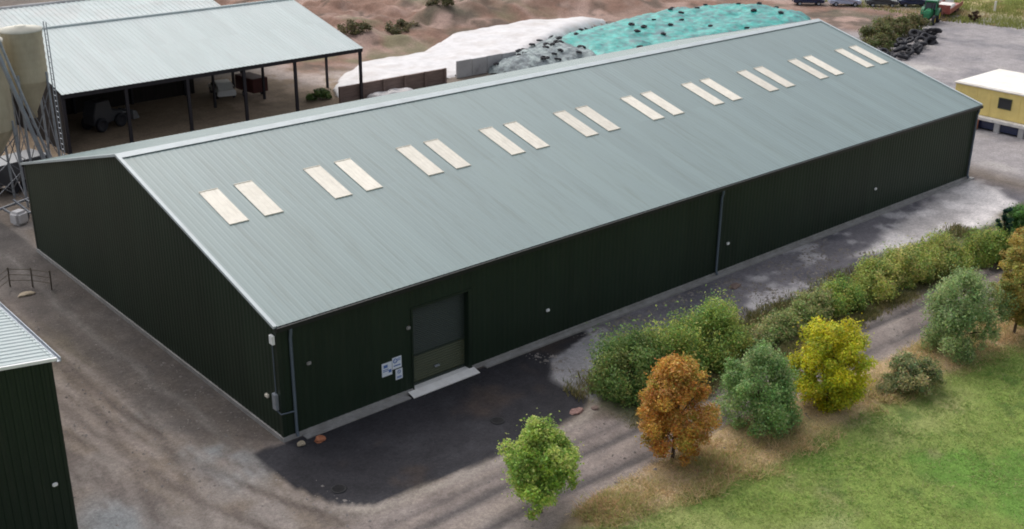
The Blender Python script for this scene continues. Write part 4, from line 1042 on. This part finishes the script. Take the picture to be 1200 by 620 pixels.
# grass tufts
def tufts(name, xs, ys, hts, tints, label, blades=5, wdt=.02, spread=.12, seed=1, flop=.4):
    rng = np.random.default_rng(seed)
    n = len(xs)
    zs = ground_z(xs[:, None], ys[:, None])[:, 0]
    B = np.repeat(np.stack([xs, ys, zs], 1), blades, 0) + rng.normal(size=(n * blades, 3)) * np.array([spread, spread, 0])
    H = np.repeat(hts, blades) * rng.uniform(.5, 1.2, n * blades)
    a = rng.uniform(0, 6.283, n * blades)
    side = np.stack([np.cos(a), np.sin(a), a * 0], 1) * (wdt * (0.6 + 1.5 * H))[:, None]
    lean = rng.normal(size=(n * blades, 3)) * np.array([flop, flop, 0]) * H[:, None]
    tip = B + lean + np.array([0, 0, 1]) * H[:, None]
    V = np.stack([B - side, B + side, tip], 1).reshape(-1, 3)
    m = n * blades
    me = bpy.data.meshes.new(name)
    me.vertices.add(3 * m); me.vertices.foreach_set('co', V.astype(np.float32).ravel())
    me.loops.add(3 * m); me.loops.foreach_set('vertex_index', np.arange(3 * m, dtype=np.int32))
    me.polygons.add(m); me.polygons.foreach_set('loop_start', np.arange(0, 3 * m, 3, dtype=np.int32))
    try: me.polygons.foreach_set('loop_total', np.full(m, 3, dtype=np.int32))
    except Exception: pass
    me.update(calc_edges=True)
    T = np.repeat(tints, blades, 0) * rng.uniform(.75, 1.25, (m, 1))
    ca = me.color_attributes.new('tint', 'FLOAT_COLOR', 'POINT')
    ca.data.foreach_set('color', np.concatenate([np.repeat(T, 3, 0), np.ones((3 * m, 1))], 1).astype(np.float32).ravel())
    me.materials.append(M['grassblade'])
    o = bpy.data.objects.new(name, me); COL.objects.link(o)
    tag(o, label, 'grass', kind='stuff')
rg = np.random.default_rng(3)
x = rg.uniform(6.0, 62, 13000); y = track_lo(x) + (field_edge(x) - track_lo(x)) * rg.uniform(-.02, 1.25, 13000)
k = fbm(x, y, 1.8, 7, 4) > -.12
x, y = x[k], y[k]
pal = 1.75 * np.array([(.40, .29, .17), (.43, .33, .20), (.30, .25, .12), (.23, .24, .085), (.36, .24, .15)])
pt = np.clip(((fbm(x, y, 2.5, 17, 3) + .5) * 5 + rg.normal(size=len(x)) * .9).astype(int), 0, 4)
tufts('dry_grass', x, y, np.clip(.17 + .6 * fbm(x, y, 2.2, 8, 4), .05, .4), pal[pt], 'dry tan grass tufts along the verge between track and field', 5, .022, .16, flop=.9)
x = rg.uniform(2, 62, 30000); y = field_edge(x) - .2 - rg.uniform(0, 1, 30000) ** 1.3 * 13
pal = 1.55 * np.array([(.175, .236, .055), (.235, .265, .088), (.118, .21, .042), (.26, .27, .115)])
pt = np.clip(((fbm(x, y, 5, 19, 4) + .5) * 4 + rg.normal(size=len(x)) * .6).astype(int), 0, 3)
tufts('field_grass', x, y, np.clip(.06 + .14 * fbm(x, y, 2.0, 18, 4), .02, .15), pal[pt], 'short green pasture grass covering the field', 4, .03, .14, flop=1.6)
x = rg.uniform(13, 50, 5000); y = np.where(rg.uniform(size=5000) < .5, -5.3 + rg.normal(size=5000) * .5, -9.0 + rg.normal(size=5000) * .3) - .015 * (x - 13)
pal = np.array([(.13, .15, .05), (.22, .20, .08), (.30, .25, .13)])
tufts('weed_fringe', x, y, np.clip(.25 + .7 * fbm(x, y, 2.2, 28, 4), .05, .6), pal[rg.integers(0, 3, 5000)], 'weeds and rank grass at the foot of the hedge', 5, .022, .16)
x = rg.uniform(119, 150, 6000); y = rg.uniform(24, 62, 6000); k = (x - 119) * .35 > (36 - y) * .1; x, y = x[k], y[k]
pal = np.array([(.33, .28, .12), (.24, .26, .08), (.40, .32, .17)])
tufts('rough_pasture', x, y, np.clip(.35 + .9 * fbm(x, y, 4, 29, 4), .1, .9), pal[np.clip(((fbm(x, y, 6, 30, 3) + .5) * 3).astype(int), 0, 2)], 'straw coloured rough grass in the far right corner', 5, .05, .3)

# ------------------------------------------------------------------ yellow cabin on its trailer
cab = empty('site_cabin', (74.3, 9.6, 0)); tag(cab, 'yellow flat roofed cabin with white roof raised on a pale platform', 'cabin')
CW, CLn, CB, CT = 7.8, 12.0, 1.12, 3.5
b = MB(); b.box(0, CW, -2.7 - CLn + 2.7, 0, CB, CT); b.build('wall', M['yellow'], cab, bevel=.03)
b = MB(); b.box(-.12, CW + .12, -CLn - .12, .12, CT, CT + .12); b.box(.1, CW - .1, -CLn + .1, -.1, CT + .12, CT + .16); b.build('roof', M['cabin_roof'], cab, bevel=.03)
for yy in (-4.75, -9.5):
    wd = MB(); wd.box(-.05, -.002, yy - .6, yy + .6, 2.05, 3.0); wf = wd.build('window', M['olive'], cab)
    g_ = MB(); g_.box(-.062, -.052, yy - .52, yy + .52, 2.13, 2.92); g_.build('pane', M['glass'], wf)
b = MB()
for i in range(9): b.box(-.018, -.001, -CLn + i * 1.33 + .6, -CLn + i * 1.33 + .65, CB + .05, CT - .05)
b.build('batten', M['yellow'], cab)
tl = empty('cabin_platform', (73.9, 9.4, 0)); tag(tl, 'pale edged low platform with dark blue skirting under the yellow cabin', 'platform')
b = MB(); b.box(-.15, 8.2, -12.0, -1.8, .82, 1.1); b.build('deck', M['pale_concrete'], tl, bevel=.03)
b = MB(); b.box(.05, 8.0, -11.8, -2.0, .12, .82); b.build('skirting', M['car_blue'], tl, bevel=.02)
for yy in (-2.2, -4.4, -6.6, -8.8, -11.0):
    b = MB(); b.box(-.12, .3, yy - .25, yy + .25, -.05, .82); b.build('pier', M['panel'], tl, bevel=.02)
b = MB(); b.lathe([(.001, 0), (.26, 0), (.29, .05), (.28, .4), (.29, .8), (.26, .85), (.001, .85)], 18)
o = b.build('drum', M['terracotta']); o.location = (73.6, 6.9, 0); tag(o, 'rusty orange drum on the ground at the shed end of the pale platform', 'drum')

# ------------------------------------------------------------------ tractor, red trailer, cars along the top
T = empty('tractor', (116.6, 36.7, gz(116.6, 36.7)), R(200)); tag(T, 'green tractor with yellow wheels parked by the weedy bank', 'tractor')
b = MB(); b.prism([(.2, .9), (2.3, .85), (2.4, 1.35), (2.2, 1.75), (.2, 1.85)], -.42, .42); b.build('bonnet', M['tractor_green'], T, bevel=.08)
b = MB(); b.box(-1.3, 2.0, -.3, .3, .6, .95); b.build('chassis', M['dark_steel'], T)
cabp = MB(); cabp.prism([(-1.25, 1.0), (.25, 1.0), (.35, 1.7), (.1, 2.6), (-1.15, 2.6), (-1.3, 1.7)], -.68, .68); cabo = cabp.build('cab', M['glass'], T, bevel=.04)
pf = MB()
for sy in (-.69, .69):
    for (a, c) in (((-1.25, 1.0), (-1.3, 1.7)), ((-1.3, 1.7), (-1.15, 2.6)), ((.25, 1.0), (.35, 1.7)), ((.35, 1.7), (.1, 2.6)), ((-.5, 1.0), (-.5, 2.6))):
        pf.bar((a[0], sy, a[1]), (c[0], sy, c[1]), .09)
pf.build('cab_frame', M['tractor_green'], cabo)
b = MB(); b.box(-1.35, .35, -.78, .78, 2.6, 2.8); b.build('cab_roof', M['tractor_green'], cabo, bevel=.08)
b = MB()
for sy in (-1, 1):
    pts = [(-.55 + 1.0 * math.cos(a), .85 + 1.0 * math.sin(a)) for a in np.linspace(.2, 2.9, 9)]
    for q in range(8):
        (x0, z0_), (x1, z1_) = pts[q], pts[q + 1]
        b.poly([(x0, sy * .68, z0_), (x0, sy * 1.15, z0_), (x1, sy * 1.15, z1_), (x1, sy * .68, z1_)], [(0, 1, 2, 3)])
b.build('mudguard', M['tractor_green'], T)
for sy in (-.92, .92):
    wheel(T, -.55, sy, .88, .88, .5, 'rim_yellow'); wheel(T, 1.75, sy * .9, .6, .6, .38, 'rim_yellow')
b = MB(); b.tube([(1.2, .3, 1.75), (1.2, .3, 2.7)], .05, 8); b.build('exhaust', M['black'], T)

rt = empty('farm_trailer', (123.6, 38.3, gz(123, 38)), R(18)); tag(rt, 'faded red flat farm trailer with a pale load behind the green tractor', 'trailer')
b = MB(); b.box(-4.2, 4.2, -1.2, 1.2, .75, 1.0); b.box(-4.25, -4.15, -1.2, 1.2, 1.0, 1.9); b.box(-4.1, 4.2, -1.22, -1.16, 1.0, 1.35); b.box(-4.1, 4.2, 1.16, 1.22, 1.0, 1.35); b.build('bed', M['red'], rt)
b = MB(); b.bar((-4.2, -.6, .8), (-5.8, 0, .6), .12); b.bar((-4.2, .6, .8), (-5.8, 0, .6), .12); b.build('drawbar', M['dark_red'], rt)
b = MB(); b.box(-3.2, .6, -1.0, 1.0, 1.0, 1.55); b.build('load', M['pale_concrete'], rt, bevel=.15)
for sx in (.6, 1.8):
    for sy in (-1.05, 1.05): wheel(rt, sx, sy, .42, .42, .28, 'red')

car('parked_car', (115.2, 54.4, gz(115.2, 54.4)), R(-42), 'car_blue', 'dark blue car at the top edge, leftmost of the parked row', 'cars parked along the top edge')
car('parked_car', (118.6, 50.8, gz(118.6, 50.8)), R(-44), 'car_silver', 'silver blue car at the top edge between two dark ones', 'cars parked along the top edge')
car('parked_car', (122.2, 47.3, gz(122.2, 47.3)), R(-46), 'car_grey', 'dark grey car at the top edge behind the green tractor', 'cars parked along the top edge')
car('parked_van', (129.2, 43.4, gz(129.2, 43.4)), R(-46), 'car_white', 'white van at the top edge behind the red trailer', None, True)
car('parked_car', (125.8, 44.6, gz(125.8, 44.6)), R(-40), 'car_blue', 'dark blue car at the top edge beside the white van', 'cars parked along the top edge')
pp = MB(); pp.box(-.12, .12, -.12, .12, -.2, 1.5); o = pp.build('marker_post', M['pale_concrete'], bevel=.03); o.location = (130.4, 35.1, gz(130.4, 35.1)); tag(o, 'pale stubby post standing in the far right rough grass', 'post')

# ------------------------------------------------------------------ small things near the shed
def gully(x, y, label):
    t = empty('drain_gully', (x, y, gz(x, y))); tag(t, label, 'drain')
    b = MB(); b.lathe([(.34, -.05), (.34, .03), (.27, .04), (.25, .0), (.25, -.05)], 20, 'z', (0, 0, 0), True); b.build('rim', M['iron'], t)
    b = MB(); b.lathe([(.25, .012), (.001, .005)], 20)
    for i in range(-2, 3): b.box(-.25, .25, i * .09 - .02, i * .09 + .02, .01, .03)
    b.build('grate', M['iron'], t)
gully(-.23, -4.84, 'round black drain in the tarmac, nearer the bottom corner of the apron')
gully(8.57, -4.82, 'round black drain in the tarmac below the roller door')
def rock(name, loc, sx, sy, sz, mat, label, cat, seed):
    rng = random.Random(seed)
    bm = bmesh.new(); bmesh.ops.create_icosphere(bm, subdivisions=2, radius=1)
    for v_ in bm.verts:
        k_ = 1 + rng.uniform(-.2, .2)
        v_.co = Vector((v_.co.x * sx * k_, v_.co.y * sy * k_, max(-.2, v_.co.z) * sz * k_))
    me = bpy.data.meshes.new(name); bm.to_mesh(me); bm.free(); me.materials.append(M[mat])
    o = bpy.data.objects.new(name, me); COL.objects.link(o); o.location = loc; tag(o, label, cat); return o
rock('clay_lump', (1.25, -1.0, 0.04), .27, .2, .2, 'terracotta', 'orange brown clay lump on the tarmac near the shed corner', 'rubble', 1)
rock('rubble_stone', (.42, -.75, 0.03), .22, .16, .14, 'sandstone', 'tan stone on the tarmac right at the shed corner', 'rubble', 2)
rock('rubble_stone', (12.0, -6.6, 0.0), .36, .26, .14, 'brick_rubble', 'reddish stone heap at the track edge below the first hedge bush', 'rubble', 3)
rock('rubble_stone', (12.9, -6.9, 0.0), .2, .18, .1, 'sleeper', 'small brown stone beside the reddish heap below the first hedge bush', 'rubble', 4)
rock('rubble_stone', (-3.0, 23.8, 0.02), .5, .3, .12, 'sandstone', 'pale slab of rubble by the wire fence left of the gable', 'rubble', 6)
rock('rubble_stone', (29.6, -1.9, 0.03), .5, .3, .18, 'sleeper', 'flat brown stone lying on the grey path beside the downpipe', 'rubble', 7)
rock('rubble_stone', (26.4, -3.0, 0.03), .5, .3, .2, 'pale_concrete', 'pale stone lying on the grey path above the tall hedge bush', 'rubble', 8)
def stones(name, xs, ys, label, seed, smin=.03, smax=.11):
    rng = np.random.default_rng(seed)
    V = []; F = []
    base = np.array([(1, 0, 0), (0, 1, 0), (-1, 0, 0), (0, -1, 0), (0, 0, .7)], float)
    zs = ground_z(xs[:, None], ys[:, None])[:, 0]
    for k in range(len(xs)):
        a = rng.uniform(0, 6.28); sc_ = smin + (smax - smin) * rng.uniform() ** 3
        c_, s_ = math.cos(a), math.sin(a)
        p = base * rng.uniform(.6, 1.3, (5, 3)) * sc_
        p = np.stack([p[:, 0] * c_ - p[:, 1] * s_, p[:, 0] * s_ + p[:, 1] * c_, p[:, 2]], 1) + (xs[k], ys[k], zs[k] - .005)
        b0 = len(V); V += p.tolist()
        F += [(b0 + i, b0 + (i + 1) % 4, b0 + 4) for i in range(4)]
    me = bpy.data.meshes.new(name); me.from_pydata(V, [], F); me.materials.append(M['stone_mix'])
    o = bpy.data.objects.new(name, me); COL.objects.link(o); tag(o, label, 'gravel', kind='stuff')
rs = np.random.default_rng(44)
x = rs.uniform(-11, -.3, 2600); y = rs.uniform(-14, 30, 2600); k = fbm(x, y, 2.5, 45, 4) > -.06
stones('loose_gravel', x[k], y[k], 'loose small stones scattered over the dirt yard left of the shed', 46)
x = rs.uniform(14, 41, 2600); y = -.6 - rs.uniform(0, 1, 2600) * (3.6 + .02 * x); k = fbm(x, y, 2.0, 47, 4) > -.04
stones('path_rubble', x[k], y[k], 'loose rubble and stones along the grey path beside the long wall', 48, .04, .16)
x = rs.uniform(-4, 45, 2200); y = track_hi(x) - rs.uniform(.2, 5.5, 2200); k = fbm(x, y, 2.0, 49, 4) > .0
stones('track_gravel', x[k], y[k], 'loose gravel lying on the lane between hedge and saplings', 50)
# leaning wire fence left of the gable
wf = empty('wire_fence', (-4.2, 24.2, 0)); tag(wf, 'short fence of thin timber posts and wires left of the far gable corner', 'fence')
fp = [(-.2, .4), (.9, 1.4), (1.9, .5), (2.6, -.6), (-1.2, -.8)]
for (x, y) in fp:
    q = MB(); q.tube([(x, y, -.2), (x + .04, y, 1.2)], .045, 7); q.build('post', M['post_wood'], wf)
q = MB()
for h in (.4, .75, 1.1):
    for a, c in ((4, 0), (0, 1), (1, 2), (2, 3)): q.tube([(*fp[a], h), (*fp[c], h)], .022, 5)
q.build('wire', M['post_wood'], wf)

# ------------------------------------------------------------------ light, sky, camera
SUN_EL, SUN_AZ = R(52), R(80)         # azimuth measured from +x towards +y
world = bpy.data.worlds.new('World'); scene.world = world; world.use_nodes = True
nt = world.node_tree
sky = nt.nodes.new('ShaderNodeTexSky'); sky.sky_type = 'NISHITA'; sky.sun_disc = False
sky.sun_elevation = SUN_EL; sky.sun_rotation = R(90) - SUN_AZ
sky.dust_density = 4.0; sky.air_density = 1.0
hs = nt.nodes.new('ShaderNodeHueSaturation'); hs.inputs['Saturation'].default_value = 0.35
nt.links.new(sky.outputs[0], hs.inputs['Color']); nt.links.new(hs.outputs[0], nt.nodes['Background'].inputs['Color'])
nt.nodes['Background'].inputs['Strength'].default_value = 0.145
sd = bpy.data.lights.new('sun', 'SUN'); sd.energy = 0.75; sd.angle = R(80); sd.color = (1.0, 0.96, 0.91)
so = bpy.data.objects.new('sun', sd); COL.objects.link(so)
dirv = Vector((math.cos(SUN_EL) * math.cos(SUN_AZ), math.cos(SUN_EL) * math.sin(SUN_AZ), math.sin(SUN_EL)))
so.rotation_euler = dirv.to_track_quat('Z', 'Y').to_euler()

C = Vector((-22.0629, -40.7668, 27.4178)); ya, pi_, ro, fpx = 0.852204, -0.391465, 0.00965354, 1353.35
fw = Vector((math.cos(pi_) * math.cos(ya), math.cos(pi_) * math.sin(ya), math.sin(pi_)))
r = Vector((math.sin(ya), -math.cos(ya), 0)); u = r.cross(fw)
r2 = r * math.cos(ro) + u * math.sin(ro); u2 = -r * math.sin(ro) + u * math.cos(ro)
cd = bpy.data.cameras.new('camera'); cd.sensor_width = 36; cd.lens = fpx / 1200 * 36; cd.clip_end = 5000; cd.clip_start = .5
co = bpy.data.objects.new('camera', cd); COL.objects.link(co)
m = Matrix((r2, u2, -fw)).transposed().to_4x4(); m.translation = C; co.matrix_world = m
scene.camera = co
vs = scene.view_settings
vs.view_transform = 'Standard'; vs.look = 'None'; vs.gamma = 1; vs.use_curve_mapping = False; vs.exposure = 0.5
scene.render.engine = 'CYCLES'
scene.render.filter_size = 1.8 if hasattr(scene.render, 'filter_size') else 1.5
scene.cycles.pixel_filter_type = 'BLACKMAN_HARRIS'; scene.cycles.filter_width = 1.9
scene.cycles.max_bounces = 6
